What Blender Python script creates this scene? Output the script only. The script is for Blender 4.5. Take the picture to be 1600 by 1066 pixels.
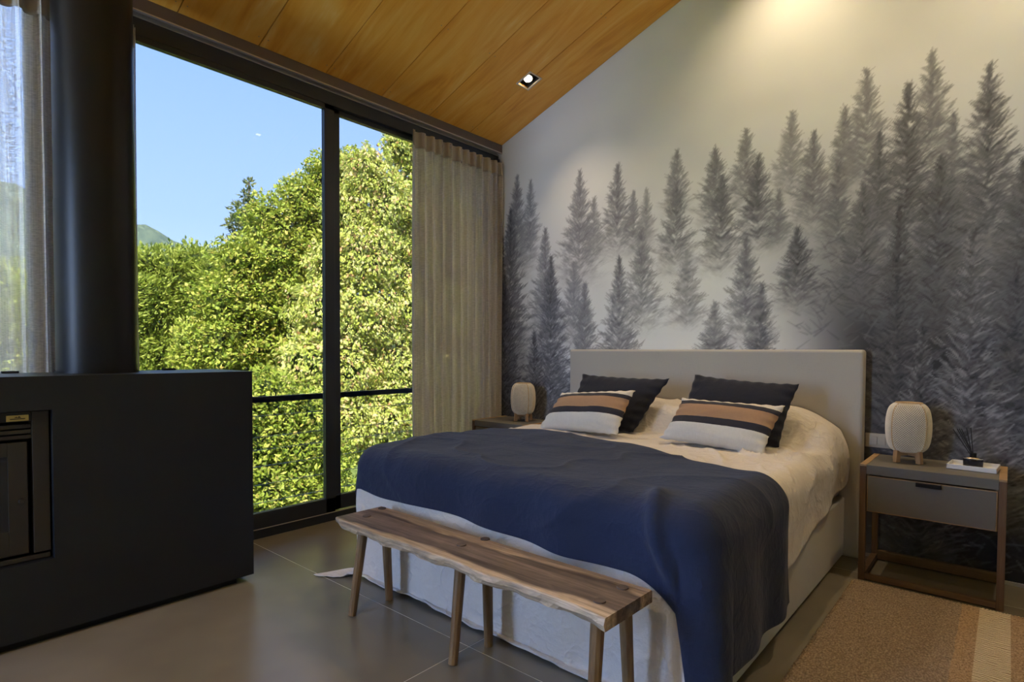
import bpy, bmesh, math, random
import numpy as np
from mathutils import Vector, Matrix

for o in list(bpy.data.objects):
    bpy.data.objects.remove(o)
scene = bpy.context.scene
col = scene.collection
rng = np.random.default_rng(7)
random.seed(7)

# ------------------------------------------------------------------ camera
F_PX, W_PX, H_PX = 897.149, 1600.0, 1066.0
YAW, PITCH, ROLL = math.radians(41.0965), math.radians(-1.5591), math.radians(0.23263)
CX, CY = 794.637, 573.596
CAM = np.array([3.637, -4.0, 1.22])

def cam_axes():
    c, s = math.cos(YAW), math.sin(YAW)
    fwd = np.array([-s * math.cos(PITCH), c * math.cos(PITCH), math.sin(PITCH)])
    right = np.array([c, s, 0.0])
    up = np.cross(right, fwd)
    return (math.cos(ROLL) * right + math.sin(ROLL) * up,
            -math.sin(ROLL) * right + math.cos(ROLL) * up, fwd)
CR, CU, CW = cam_axes()

def hit(px, py, axis, val):
    """point where the photo pixel's ray meets the plane coordinate[axis] = val"""
    d = (px - CX) / F_PX * CR - (py - CY) / F_PX * CU + CW
    t = (val - CAM[axis]) / d[axis]
    return CAM + t * d

cam_data = bpy.data.cameras.new('camera')
cam = bpy.data.objects.new('camera', cam_data)
col.objects.link(cam)
cam_data.sensor_fit = 'HORIZONTAL'
cam_data.sensor_width = 36.0
cam_data.lens = F_PX * 36.0 / W_PX
cam_data.shift_x = (W_PX / 2 - CX) / W_PX
cam_data.shift_y = (CY - H_PX / 2) / W_PX
cam_data.clip_start = 0.02
cam_data.clip_end = 500
M = Matrix.Identity(4)
for i in range(3):
    M[i][0], M[i][1], M[i][2], M[i][3] = CR[i], CU[i], -CW[i], CAM[i]
cam.matrix_world = M
scene.camera = cam

# ------------------------------------------------------------------ light and exposure
scene.view_settings.view_transform = 'Standard'
scene.view_settings.look = 'None'
scene.view_settings.gamma = 1.0
scene.view_settings.use_curve_mapping = False
scene.view_settings.exposure = 1.28

world = bpy.data.worlds.new('sky')
scene.world = world
world.use_nodes = True
wn = world.node_tree
wn.nodes.clear()
w_out = wn.nodes.new('ShaderNodeOutputWorld')
w_bg = wn.nodes.new('ShaderNodeBackground')
w_tc = wn.nodes.new('ShaderNodeTexCoord')
w_sep = wn.nodes.new('ShaderNodeSeparateXYZ')
w_ramp = wn.nodes.new('ShaderNodeValToRGB')
w_ramp.color_ramp.elements[0].position = 0.0
w_ramp.color_ramp.elements[0].color = (0.60, 0.76, 1.0, 1)
w_ramp.color_ramp.elements[1].position = 0.55
w_ramp.color_ramp.elements[1].color = (0.24, 0.42, 0.95, 1)
w_mid = w_ramp.color_ramp.elements.new(0.2)
w_mid.color = (0.40, 0.58, 1.0, 1)
wn.links.new(w_tc.outputs['Generated'], w_sep.inputs[0])
wn.links.new(w_sep.outputs['Z'], w_ramp.inputs[0])
wn.links.new(w_ramp.outputs[0], w_bg.inputs['Color'])
wn.links.new(w_bg.outputs[0], w_out.inputs[0])
w_bg.inputs['Strength'].default_value = 10.0

sun_data = bpy.data.lights.new('sun', 'SUN')
sun_data.energy = 84.0
sun_data.color = (1.0, 0.93, 0.78)
sun_data.angle = math.radians(0.6)
scene.cycles.max_bounces = 14
scene.cycles.diffuse_bounces = 7
scene.cycles.transparent_max_bounces = 24
def portal(name, loc, size, normal):
    d = bpy.data.lights.new(name, 'AREA')
    d.shape, d.size, d.size_y = 'RECTANGLE', size[0], size[1]
    d.cycles.is_portal = True
    o = bpy.data.objects.new(name, d)
    col.objects.link(o)
    o.location = loc
    o.rotation_euler = Vector(normal).to_track_quat('-Z', 'Z').to_euler()
portal('window_portal', (-0.2, -3.5, 1.55), (7.0, 3.1), (1, 0, 0))
portal('added_window_portal', (0.8, -7.25, 1.5), (0.8, 2.9), (0, 1, 0))
sun = bpy.data.objects.new('sun', sun_data)
col.objects.link(sun)
sun.location = (12, -6, 14)
sun.rotation_euler = Vector((-0.46, 0.40, -0.79)).to_track_quat('-Z', 'Y').to_euler()

# ------------------------------------------------------------------ helpers
def link(o, parent=None):
    col.objects.link(o)
    if parent is not None:
        o.parent = parent
    return o

def tag(o, label, cat, group=None):
    o['label'] = label
    o['category'] = cat
    if group:
        o['group'] = group
    return o

def empty(name, loc=(0, 0, 0), rot=(0, 0, 0), label=None, cat=None, group=None):
    o = bpy.data.objects.new(name, None)
    o.empty_display_size = 0.05
    link(o)
    o.location = loc
    o.rotation_euler = rot
    if label:
        tag(o, label, cat, group)
    return o

def structure(o):
    o['kind'] = 'structure'
    return o

def mesh_obj(name, verts, faces, mat=None, parent=None, smooth=False):
    me = bpy.data.meshes.new(name)
    me.from_pydata([tuple(map(float, v)) for v in verts], [], [tuple(map(int, f)) for f in faces])
    me.update()
    if smooth:
        me.polygons.foreach_set('use_smooth', np.ones(len(me.polygons), dtype=bool))
    if mat:
        me.materials.append(mat)
    return link(bpy.data.objects.new(name, me), parent)

def big_mesh(name, co, quads, mat, parent=None, smooth=True):
    """numpy arrays straight into a mesh: co (n,3), quads (m,4)"""
    me = bpy.data.meshes.new(name)
    n, m = len(co), len(quads)
    me.vertices.add(n)
    me.vertices.foreach_set('co', np.asarray(co, np.float32).ravel())
    me.loops.add(m * 4)
    me.loops.foreach_set('vertex_index', np.asarray(quads, np.int32).ravel())
    me.polygons.add(m)
    me.polygons.foreach_set('loop_start', np.arange(0, m * 4, 4, dtype=np.int32))
    me.polygons.foreach_set('use_smooth', np.full(m, smooth, dtype=bool))
    me.update(calc_edges=True)
    me.validate()
    me.materials.append(mat)
    return link(bpy.data.objects.new(name, me), parent)

def grid_quads(nu, nv):
    i = np.arange((nu - 1) * (nv - 1))
    a = (i // (nv - 1)) * nv + i % (nv - 1)
    return np.stack([a, a + nv, a + nv + 1, a + 1], 1)

class MB:
    """collects simple solids; build() links them as ONE mesh object"""
    def __init__(self):
        self.v, self.f = [], []
    def add(self, vs, fs):
        b = len(self.v)
        self.v += [tuple(p) for p in vs]
        self.f += [tuple(i + b for i in f) for f in fs]
        return self
    def box(self, x0, x1, y0, y1, z0, z1):
        vs = [(x, y, z) for x in (x0, x1) for y in (y0, y1) for z in (z0, z1)]
        return self.add(vs, [(0, 1, 3, 2), (4, 6, 7, 5), (0, 4, 5, 1), (2, 3, 7, 6), (0, 2, 6, 4), (1, 5, 7, 3)])
    def prism(self, pts, z0, z1):
        n = len(pts)
        vs = [(x, y, z0) for x, y in pts] + [(x, y, z1) for x, y in pts]
        fs = [tuple(reversed(range(n))), tuple(range(n, 2 * n))]
        fs += [(i, (i + 1) % n, n + (i + 1) % n, n + i) for i in range(n)]
        return self.add(vs, fs)
    def tube(self, p0, p1, r0, r1=None, n=12, caps=True):
        r1 = r0 if r1 is None else r1
        p0, p1 = Vector(p0), Vector(p1)
        d = (p1 - p0).normalized()
        a = d.orthogonal().normalized()
        b = d.cross(a)
        vs, fs = [], []
        for p, r in ((p0, r0), (p1, r1)):
            for k in range(n):
                t = 2 * math.pi * k / n
                vs.append(p + r * (math.cos(t) * a + math.sin(t) * b))
        fs = [(k, (k + 1) % n, n + (k + 1) % n, n + k) for k in range(n)]
        if caps:
            fs += [tuple(reversed(range(n))), tuple(range(n, 2 * n))]
        return self.add(vs, fs)
    def lathe(self, prof, n=32, cx=0, cy=0, sx=1.0, sy=1.0):
        vs, fs = [], []
        m = len(prof)
        for k in range(n):
            t = 2 * math.pi * k / n
            for r, z in prof:
                vs.append((cx + sx * r * math.cos(t), cy + sy * r * math.sin(t), z))
        for k in range(n):
            for j in range(m - 1):
                a, b = k * m + j, ((k + 1) % n) * m + j
                fs.append((a, b, b + 1, a + 1))
        fs.append(tuple(k * m for k in reversed(range(n))))
        fs.append(tuple(k * m + m - 1 for k in range(n)))
        return self.add(vs, fs)
    def build(self, name, mat, parent=None, bevel=0.0, seg=2, smooth=False):
        o = mesh_obj(name, self.v, self.f, mat, parent, smooth)
        bm = bmesh.new()
        bm.from_mesh(o.data)
        bmesh.ops.recalc_face_normals(bm, faces=bm.faces)
        bm.to_mesh(o.data)
        bm.free()
        if bevel:
            md = o.modifiers.new('bevel', 'BEVEL')
            md.width, md.segments, md.limit_method, md.angle_limit = bevel, seg, 'ANGLE', 0.6
        return o

def copy_tree(o, parent=None):
    c = o.copy()
    col.objects.link(c)
    c.parent = parent
    for ch in [k for k in bpy.data.objects if k.parent == o]:
        copy_tree(ch, c)
    return c

def noise2(x, y, seed=0):
    """smooth value noise in [-1, 1]"""
    r = np.random.default_rng(seed)
    tab = r.uniform(-1, 1, (64, 64))
    xi, yi = np.floor(x).astype(int), np.floor(y).astype(int)
    fx, fy = x - xi, y - yi
    fx, fy = fx * fx * (3 - 2 * fx), fy * fy * (3 - 2 * fy)
    g = lambda a, b: tab[a % 64, b % 64]
    return ((g(xi, yi) * (1 - fx) + g(xi + 1, yi) * fx) * (1 - fy)
            + (g(xi, yi + 1) * (1 - fx) + g(xi + 1, yi + 1) * fx) * fy)

def sstep(a, b, x):
    t = np.clip((x - a) / (b - a), 0, 1)
    return t * t * (3 - 2 * t)

# ------------------------------------------------------------------ materials
class Mat:
    def __init__(self, name):
        self.m = bpy.data.materials.new(name)
        self.m.use_nodes = True
        self.t = self.m.node_tree
        self.t.nodes.clear()
        self.out = self.t.nodes.new('ShaderNodeOutputMaterial')
    def n(self, kind, **kw):
        nd = self.t.nodes.new('ShaderNode' + kind)
        for k, v in kw.items():
            if k in nd.inputs:
                nd.inputs[k].default_value = v
            else:
                setattr(nd, k, v)
        return nd
    def l(self, a, b):
        self.t.links.new(a, b)
    def ramp(self, fac, stops):
        r = self.n('ValToRGB')
        e = r.color_ramp.elements
        while len(e) < len(stops):
            e.new(0.5)
        for k, (p, c) in enumerate(stops):
            e[k].position = p
            e[k].color = (*c, 1) if len(c) == 3 else c
        self.l(fac, r.inputs[0])
        return r.outputs[0]
    def coords(self, scale=(1, 1, 1), kind='Object', rot=(0, 0, 0)):
        tc = self.n('TexCoord')
        mp = self.n('Mapping')
        mp.inputs['Scale'].default_value = scale
        mp.inputs['Rotation'].default_value = rot
        self.l(tc.outputs[kind], mp.inputs[0])
        return mp.outputs[0]
    def noise(self, vec, scale, detail=3.0, rough=0.5, dist=0.0):
        nd = self.n('TexNoise')
        nd.inputs['Scale'].default_value = scale
        nd.inputs['Detail'].default_value = detail
        nd.inputs['Roughness'].default_value = rough
        nd.inputs['Distortion'].default_value = dist
        if vec is not None:
            self.l(vec, nd.inputs['Vector'])
        return nd.outputs[0]
    def math(self, op, a, b=None, c=None):
        nd = self.n('Math', operation=op)
        for k, x in enumerate((a, b, c)):
            if x is None:
                continue
            if isinstance(x, (int, float)):
                nd.inputs[k].default_value = x
            else:
                self.l(x, nd.inputs[k])
        return nd.outputs[0]
    def mix(self, fac, a, b, blend='MIX'):
        nd = self.n('MixRGB', blend_type=blend)
        for k, x in enumerate((fac, a, b)):
            if isinstance(x, (int, float)):
                nd.inputs[k].default_value = x
            elif isinstance(x, tuple):
                nd.inputs[k].default_value = (*x, 1) if len(x) == 3 else x
            else:
                self.l(x, nd.inputs[k])
        return nd.outputs[0]
    def bump(self, h, strength=0.3, dist=0.01):
        b = self.n('Bump')
        b.inputs['Strength'].default_value = strength
        b.inputs['Distance'].default_value = dist
        self.l(h, b.inputs['Height'])
        return b.outputs[0]
    def pbr(self, color, rough=0.5, metal=0.0, spec=0.5, normal=None, sheen=0.0):
        p = self.n('BsdfPrincipled')
        if isinstance(color, tuple):
            p.inputs['Base Color'].default_value = (*color, 1)
        else:
            self.l(color, p.inputs['Base Color'])
        if isinstance(rough, (int, float)):
            p.inputs['Roughness'].default_value = rough
        else:
            self.l(rough, p.inputs['Roughness'])
        p.inputs['Metallic'].default_value = metal
        p.inputs['Specular IOR Level'].default_value = spec
        p.inputs['Sheen Weight'].default_value = sheen
        if normal is not None:
            self.l(normal, p.inputs['Normal'])
        self.l(p.outputs[0], self.out.inputs[0])
        return self.m

def plain(name, color, rough=0.5, metal=0.0, spec=0.5, grain=0.0):
    m = Mat(name)
    c = color
    if grain:
        f = m.noise(m.coords(), 60, 4)
        c = m.mix(f, tuple(x * (1 - grain) for x in color), tuple(min(1, x * (1 + grain)) for x in color))
    return m.pbr(c, rough, metal, spec)

def fabric(name, color, weave=520.0, bump=0.25, var=0.12, rough=0.9, sheen=0.15, crumple=0.0):
    m = Mat(name)
    v = m.coords((1, 1, 1))
    vx = m.noise(m.coords((weave, weave * .08, weave * .08)), 1.0, 2)
    vy = m.noise(m.coords((weave * .08, weave, weave)), 1.0, 2)
    w = m.math('ADD', vx, vy)
    blot = m.noise(v, 5, 4)
    f = m.math('ADD', m.math('MULTIPLY', w, 0.5), m.math('MULTIPLY', blot, 0.5))
    c = m.ramp(f, [(0.3, tuple(x * (1 - var) for x in color)), (0.7, tuple(min(1, x * (1 + var)) for x in color))])
    h = m.math('MULTIPLY', w, 0.15)
    if crumple:
        cr = m.noise(m.coords((1, 1, 1)), 11, 4, 0.6, 0.4)
        rg = m.math('SUBTRACT', 1.0, m.math('ABSOLUTE', m.math('MULTIPLY_ADD', m.noise(m.coords((1, 1.6, 1)), 6.5, 3, 0.55, 0.3), 2.0, -1.0)))
        rg = m.math('POWER', rg, 5.0)
        h = m.math('ADD', m.math('MULTIPLY', h, 0.5), m.math('MULTIPLY', m.math('ADD', cr, m.math('MULTIPLY', rg, 0.55)), crumple))
    return m.pbr(c, rough, 0, 0.25, m.bump(h, bump, 0.022 if crumple else 0.012), sheen)

def wood(name, stops, along='x', scale=1.0, rough=0.5, spec=0.35, rings=9.0):
    m = Mat(name)
    s = {'x': (0.7, 9, 9), 'y': (9, 0.7, 9), 'z': (9, 9, 0.7)}[along]
    v = m.coords(tuple(a * scale for a in s))
    f1 = m.noise(v, 1.0, 5, 0.6, 1.5)
    v2 = m.coords(tuple(a * scale * 8 for a in s))
    f2 = m.noise(v2, 1.0, 3, 0.6)
    f = m.math('ADD', m.math('MULTIPLY', f1, 0.75), m.math('MULTIPLY', f2, 0.25))
    return m.pbr(m.ramp(f, stops), rough, 0, spec, m.bump(f2, 0.15, 0.003))

M_BLACK = plain('black_powder_coat', (0.0125, 0.0140, 0.0180), 0.42, 0, 0.4)
M_FRAME = plain('anthracite_aluminium', (0.032, 0.038, 0.052), 0.35, 0.3, 0.5)
M_FLUE = plain('dark_flue_steel', (0.018, 0.018, 0.020), 0.38, 0.55, 0.5)
M_STOVE = plain('stove_brown_metal', (0.042, 0.037, 0.032), 0.45, 0.3, 0.4)
M_SLOT = plain('deep_black', (0.004, 0.004, 0.004), 0.8)
M_BRASS = plain('brass', (0.55, 0.40, 0.14), 0.35, 0.9)
M_DARKMARK = plain('dark_engraving', (0.02, 0.016, 0.01), 0.6)
M_TRACK = plain('bronze_track', (0.16, 0.13, 0.115), 0.4, 0.4)
M_ALU = plain('light_aluminium', (0.62, 0.58, 0.54), 0.35, 0.6)
M_GREY = plain('grey_laminate', (0.150, 0.142, 0.128), 0.5, 0, 0.35, 0.05)
M_TABLEWOOD = wood('walnut_frame', [(0.3, (0.060, 0.034, 0.019)), (0.55, (0.145, 0.086, 0.048)), (0.75, (0.25, 0.165, 0.098))], 'z')
M_TABLEWOODX = wood('walnut_rail', [(0.3, (0.060, 0.034, 0.019)), (0.55, (0.145, 0.086, 0.048)), (0.75, (0.25, 0.165, 0.098))], 'x')
M_EDGE = wood('pale_wood_edge', [(0.3, (0.30, 0.19, 0.10)), (0.7, (0.46, 0.31, 0.17))], 'x')
M_LEG = wood('bench_leg_wood', [(0.3, (0.10, 0.055, 0.024)), (0.5, (0.20, 0.12, 0.055)), (0.72, (0.33, 0.215, 0.11))], 'z', 1.2)
M_LAMPWOOD = wood('lamp_leg_wood', [(0.3, (0.34, 0.20, 0.10)), (0.7, (0.52, 0.34, 0.19))], 'z')
M_RATTAN = plain('pale_rattan', (0.82, 0.76, 0.66), 0.6, 0, 0.3, 0.15)
M_RATTANRIM = plain('rattan_rim', (0.55, 0.40, 0.23), 0.6, 0, 0.3, 0.15)
M_SHADELINER = plain('lamp_liner', (0.30, 0.26, 0.21), 0.8)
M_LINEN = fabric('grey_linen', (0.41, 0.40, 0.39), 420, 0.3, 0.10)
M_SPREAD = fabric('sand_linen_bedspread', (0.60, 0.562, 0.54), 380, 0.7, 0.09, crumple=0.75)
M_THROW = fabric('navy_linen', (0.0125, 0.0195, 0.050), 380, 0.5, 0.22, 0.85, 0.10, crumple=0.40)
M_NAVYPILLOW = fabric('navy_cushion_cotton', (0.0125, 0.0145, 0.026), 420, 0.4, 0.2, 0.85, 0.1, crumple=0.3)
M_MATTRESS = fabric('mattress_ticking', (0.6, 0.58, 0.55))
M_WHITE = plain('white_ceramic', (0.78, 0.79, 0.82), 0.25)
M_PLATE = plain('switch_plate_champagne', (0.46, 0.42, 0.36), 0.4, 0.2)
M_INK = plain('smoked_glass', (0.012, 0.014, 0.022), 0.12, 0, 0.6)
M_CHROME = plain('chrome', (0.75, 0.75, 0.76), 0.18, 1.0)
M_REED = plain('black_reed', (0.010, 0.010, 0.013), 0.7)
M_PLASTER = plain('off_white_plaster', (0.66, 0.63, 0.59), 0.9, 0, 0.2, 0.03)
M_SKIRT = plain('skirting_aluminium', (0.42, 0.41, 0.40), 0.45, 0.3)
M_GROUT = plain('pale_grout', (0.62, 0.58, 0.52), 0.85)
M_BARK = plain('tree_bark', (0.10, 0.085, 0.07), 0.9, 0, 0.2, 0.4)
M_WIRE = plain('rail_wire', (0.55, 0.50, 0.45), 0.4, 0.6)
M_ROOF = plain('roof_sheet', (0.1, 0.1, 0.1), 0.7)

def striped_mat():
    m = Mat('striped_cushion_cloth')
    tc = m.n('TexCoord')
    sp = m.n('SeparateXYZ')
    m.l(tc.outputs['Object'], sp.inputs[0])
    wob = m.noise(m.coords((30, 2, 2)), 1.0, 2)
    f = m.math('ADD', m.math('MULTIPLY_ADD', sp.outputs['Z'], 1 / 0.285, 0.5), m.math('MULTIPLY', m.math('SUBTRACT', wob, 0.5), 0.012))
    r = m.n('ValToRGB')
    r.color_ramp.interpolation = 'CONSTANT'
    st = [(0, (0.50, 0.50, 0.49)), (0.36, (0.026, 0.026, 0.036)), (0.51, (0.30, 0.185, 0.115)), (0.80, (0.026, 0.026, 0.036)), (0.905, (0.58, 0.53, 0.48))]
    e = r.color_ramp.elements
    while len(e) < len(st):
        e.new(0.5)
    for k, (p, c) in enumerate(st):
        e[k].position = p
        e[k].color = (*c, 1)
    m.l(f, r.inputs[0])
    wv = m.math('ADD', m.noise(m.coords((420, 30, 30)), 1, 2), m.noise(m.coords((30, 420, 420)), 1, 2))
    c = m.mix(m.math('MULTIPLY', wv, 0.28), r.outputs[0], (0.9, 0.9, 0.9), 'OVERLAY')
    cr = m.noise(m.coords(), 18, 4, 0.6, 1.0)
    h = m.math('ADD', m.math('MULTIPLY', wv, 0.15), m.math('MULTIPLY', cr, 0.4))
    return m.pbr(c, 0.9, 0, 0.2, m.bump(h, 0.4, 0.012), 0.1)
M_STRIPE = striped_mat()

def ceiling_mat():
    m = Mat('honey_plywood')
    oi = m.n('ObjectInfo')
    tc = m.n('TexCoord')
    add = m.n('VectorMath', operation='ADD')
    sc = m.n('VectorMath', operation='SCALE')
    sc.inputs[0].default_value = (37.0, 11.0, 5.0)
    m.l(oi.outputs['Random'], sc.inputs['Scale'])
    m.l(tc.outputs['Object'], add.inputs[0])
    m.l(sc.outputs[0], add.inputs[1])
    mp = m.n('Mapping')
    mp.inputs['Scale'].default_value = (0.55, 3.2, 1.0)
    m.l(add.outputs[0], mp.inputs[0])
    big = m.noise(mp.outputs[0], 1.3, 3, 0.55, 2.2)
    mp2 = m.n('Mapping')
    mp2.inputs['Scale'].default_value = (2.0, 42, 4)
    m.l(add.outputs[0], mp2.inputs[0])
    fine = m.noise(mp2.outputs[0], 1.0, 4, 0.6, 0.6)
    f = m.math('ADD', m.math('MULTIPLY', big, 0.78), m.math('MULTIPLY', fine, 0.22))
    c = m.ramp(f, [(0.30, (0.70, 0.28, 0.026)), (0.46, (0.83, 0.39, 0.048)), (0.60, (0.88, 0.48, 0.090)), (0.74, (0.92, 0.64, 0.24))])
    return m.pbr(c, 0.38, 0, 0.4, m.bump(fine, 0.06, 0.003))
M_PLY = ceiling_mat()

def floor_mat():
    m = Mat('polished_cement_tile')
    v = m.coords((1, 1, 1), 'Object')
    a = m.noise(v, 1.6, 3, 0.5)
    b = m.noise(v, 9, 5, 0.65, 0.4)
    f = m.math('ADD', m.math('MULTIPLY', a, 0.88), m.math('MULTIPLY', b, 0.12))
    c = m.ramp(a, [(0.30, (0.165, 0.148, 0.117)), (0.5, (0.198, 0.178, 0.142)), (0.70, (0.236, 0.213, 0.172))])
    r = m.math('MULTIPLY_ADD', b, 0.04, 0.26)
    return m.pbr(c, 0.27, 0, 0.5)
M_FLOOR = floor_mat()

def mural_mat():
    m = Mat('forest_wallpaper_print')
    at = m.n('Attribute')
    at.attribute_name = 'print'
    return m.pbr(at.outputs['Color'], 0.75, 0, 0.25)
M_MURAL = mural_mat()

def glass_mat(name, tint):
    m = Mat(name)
    tr = m.n('BsdfTransparent')
    tr.inputs[0].default_value = (*tint, 1)
    gl = m.n('BsdfGlossy')
    gl.inputs['Roughness'].default_value = 0.0
    fr = m.n('Fresnel')
    fr.inputs[0].default_value = 1.25
    mx = m.n('MixShader')
    m.l(fr.outputs[0], mx.inputs[0])
    m.l(tr.outputs[0], mx.inputs[1])
    m.l(gl.outputs[0], mx.inputs[2])
    m.l(mx.outputs[0], m.out.inputs[0])
    return m.m
M_GLASS = glass_mat('dimmed_view_glass', (0.230, 0.235, 0.233))  # tint added to dim the view out against the room
M_HALF = glass_mat('part_dimmed_glass', (0.60, 0.61, 0.605))  # weaker dimming tint, added for the pane behind the left curtain
M_CLEAR = glass_mat('clear_glass', (0.96, 0.97, 0.965))
def stove_glass():
    m = Mat('stove_glass')
    return m.pbr((0.01, 0.01, 0.012), 0.06, 0, 0.8)
M_STOVEGLASS = stove_glass()

def curtain_mat():
    m = Mat('sheer_linen_curtain')
    wv = m.math('ADD', m.noise(m.coords((20, 700, 3)), 1, 2), m.noise(m.coords((20, 60, 260)), 1, 3))
    c = m.ramp(m.math('MULTIPLY', wv, 0.5), [(0.3, (0.46, 0.44, 0.425)), (0.7, (0.74, 0.71, 0.69))])
    df = m.n('BsdfDiffuse')
    tl = m.n('BsdfTranslucent')
    m.l(c, df.inputs[0])
    m.l(m.mix(1.0, c, (0.98, 0.83, 0.92), 'MULTIPLY'), tl.inputs[0])
    m1 = m.n('MixShader')
    m1.inputs[0].default_value = 0.24
    m.l(df.outputs[0], m1.inputs[1])
    m.l(tl.outputs[0], m1.inputs[2])
    tr = m.n('BsdfTransparent')
    m2 = m.n('MixShader')
    hole = m.math('MULTIPLY_ADD', wv, -0.30, 0.37)
    m.l(hole, m2.inputs[0])
    m.l(m1.outputs[0], m2.inputs[1])
    m.l(tr.outputs[0], m2.inputs[2])
    m.l(m2.outputs[0], m.out.inputs[0])
    return m.m
M_CURTAIN = curtain_mat()

def heading_mat():
    return fabric('curtain_heading_linen', (0.40, 0.37, 0.33), 500, 0.2, 0.1)
M_HEADING = heading_mat()

def leaf_mat(name, stops, trans=0.4):
    m = Mat(name)
    g = m.n('NewGeometry')
    c = m.ramp(g.outputs['Random Per Island'], stops)
    df = m.n('BsdfPrincipled')
    df.inputs['Roughness'].default_value = 0.5
    df.inputs['Specular IOR Level'].default_value = 0.3
    m.l(c, df.inputs['Base Color'])
    tl = m.n('BsdfTranslucent')
    m.l(c, tl.inputs[0])
    mx = m.n('MixShader')
    mx.inputs[0].default_value = trans
    m.l(df.outputs[0], mx.inputs[1])
    m.l(tl.outputs[0], mx.inputs[2])
    m.l(mx.outputs[0], m.out.inputs[0])
    return m.m
M_LEAF_PALE = leaf_mat('pale_yellow_green_leaf', [(0.0, (0.34, 0.40, 0.06)), (0.45, (0.52, 0.56, 0.12)), (0.8, (0.66, 0.66, 0.26)), (0.94, (0.72, 0.52, 0.28)), (1.0, (0.72, 0.34, 0.20))])
M_LEAF_MID = leaf_mat('mid_green_leaf', [(0.0, (0.19, 0.27, 0.03)), (0.5, (0.36, 0.42, 0.055)), (0.9, (0.54, 0.53, 0.12)), (1.0, (0.58, 0.44, 0.12))])
M_LEAF_FEATHER = leaf_mat('feathery_green_leaf', [(0.0, (0.20, 0.27, 0.04)), (0.5, (0.36, 0.42, 0.07)), (1.0, (0.52, 0.55, 0.13))])
M_LEAF_DARK = leaf_mat('dusky_green_needle', [(0.0, (0.09, 0.13, 0.05)), (0.6, (0.20, 0.24, 0.09)), (1.0, (0.36, 0.35, 0.18))])
M_CORE = plain('painted_crown_shade', (0.035, 0.05, 0.015), 0.9, 0, 0.1, 0.4)  # dark solid cores stand in for shade deep in the crowns
def hill_mat():
    m = Mat('forested_hill')
    f = m.noise(m.coords(), 0.55, 6, 0.75)
    return m.pbr(m.ramp(f, [(0.35, (0.05, 0.075, 0.07)), (0.6, (0.115, 0.15, 0.11)), (0.75, (0.19, 0.22, 0.15))]), 0.9, 0, 0.1)  # distance haze is mixed into this bluish colour
M_HILL = hill_mat()
def grass_mat():
    m = Mat('rough_grass')
    f = m.noise(m.coords(), 3, 6, 0.7)
    return m.pbr(m.ramp(f, [(0.35, (0.07, 0.10, 0.02)), (0.7, (0.22, 0.26, 0.06))]), 0.95, 0, 0.1)
M_GRASS = grass_mat()

def lamp_emit():
    m = Mat('lit_spot_lens')
    e = m.n('Emission')
    e.inputs[0].default_value = (1.0, 0.80, 0.48, 1)
    e.inputs[1].default_value = 14.0
    m.l(e.outputs[0], m.out.inputs[0])
    return m.m
M_LENS = lamp_emit()

# ------------------------------------------------------------------ room shell
ROOM_X, ROOM_Y = 6.4, -7.0
SLOPE, EAVE, RIDGE_X = 0.369, 3.104, 3.2
def ceil_z(x):
    return EAVE + SLOPE * np.minimum(x, 2 * RIDGE_X - x)

# floor: pale grout bed with large cement tiles laid on it
floor = structure(MB().box(-0.05, ROOM_X, ROOM_Y, 0.0, -0.12, -0.0008).build('floor', M_GROUT))
xj = [0.0, 1.98, 3.96, 5.94, ROOM_X]
yj = [0.0, -0.342, -2.342, -4.342, -6.342, ROOM_Y]
G = 0.0022
for i in range(len(xj) - 1):
    for j in range(len(yj) - 1):
        cx, cy = (xj[i] + xj[i + 1]) / 2, (yj[j] + yj[j + 1]) / 2
        hx, hy = (xj[i + 1] - xj[i]) / 2 - G, (yj[j] - yj[j + 1]) / 2 - G
        t = MB().box(-hx, hx, -hy, hy, -0.0008, 0.0).build('floor_tile', M_FLOOR, floor)
        t.location = (cx, cy, 0)

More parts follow.
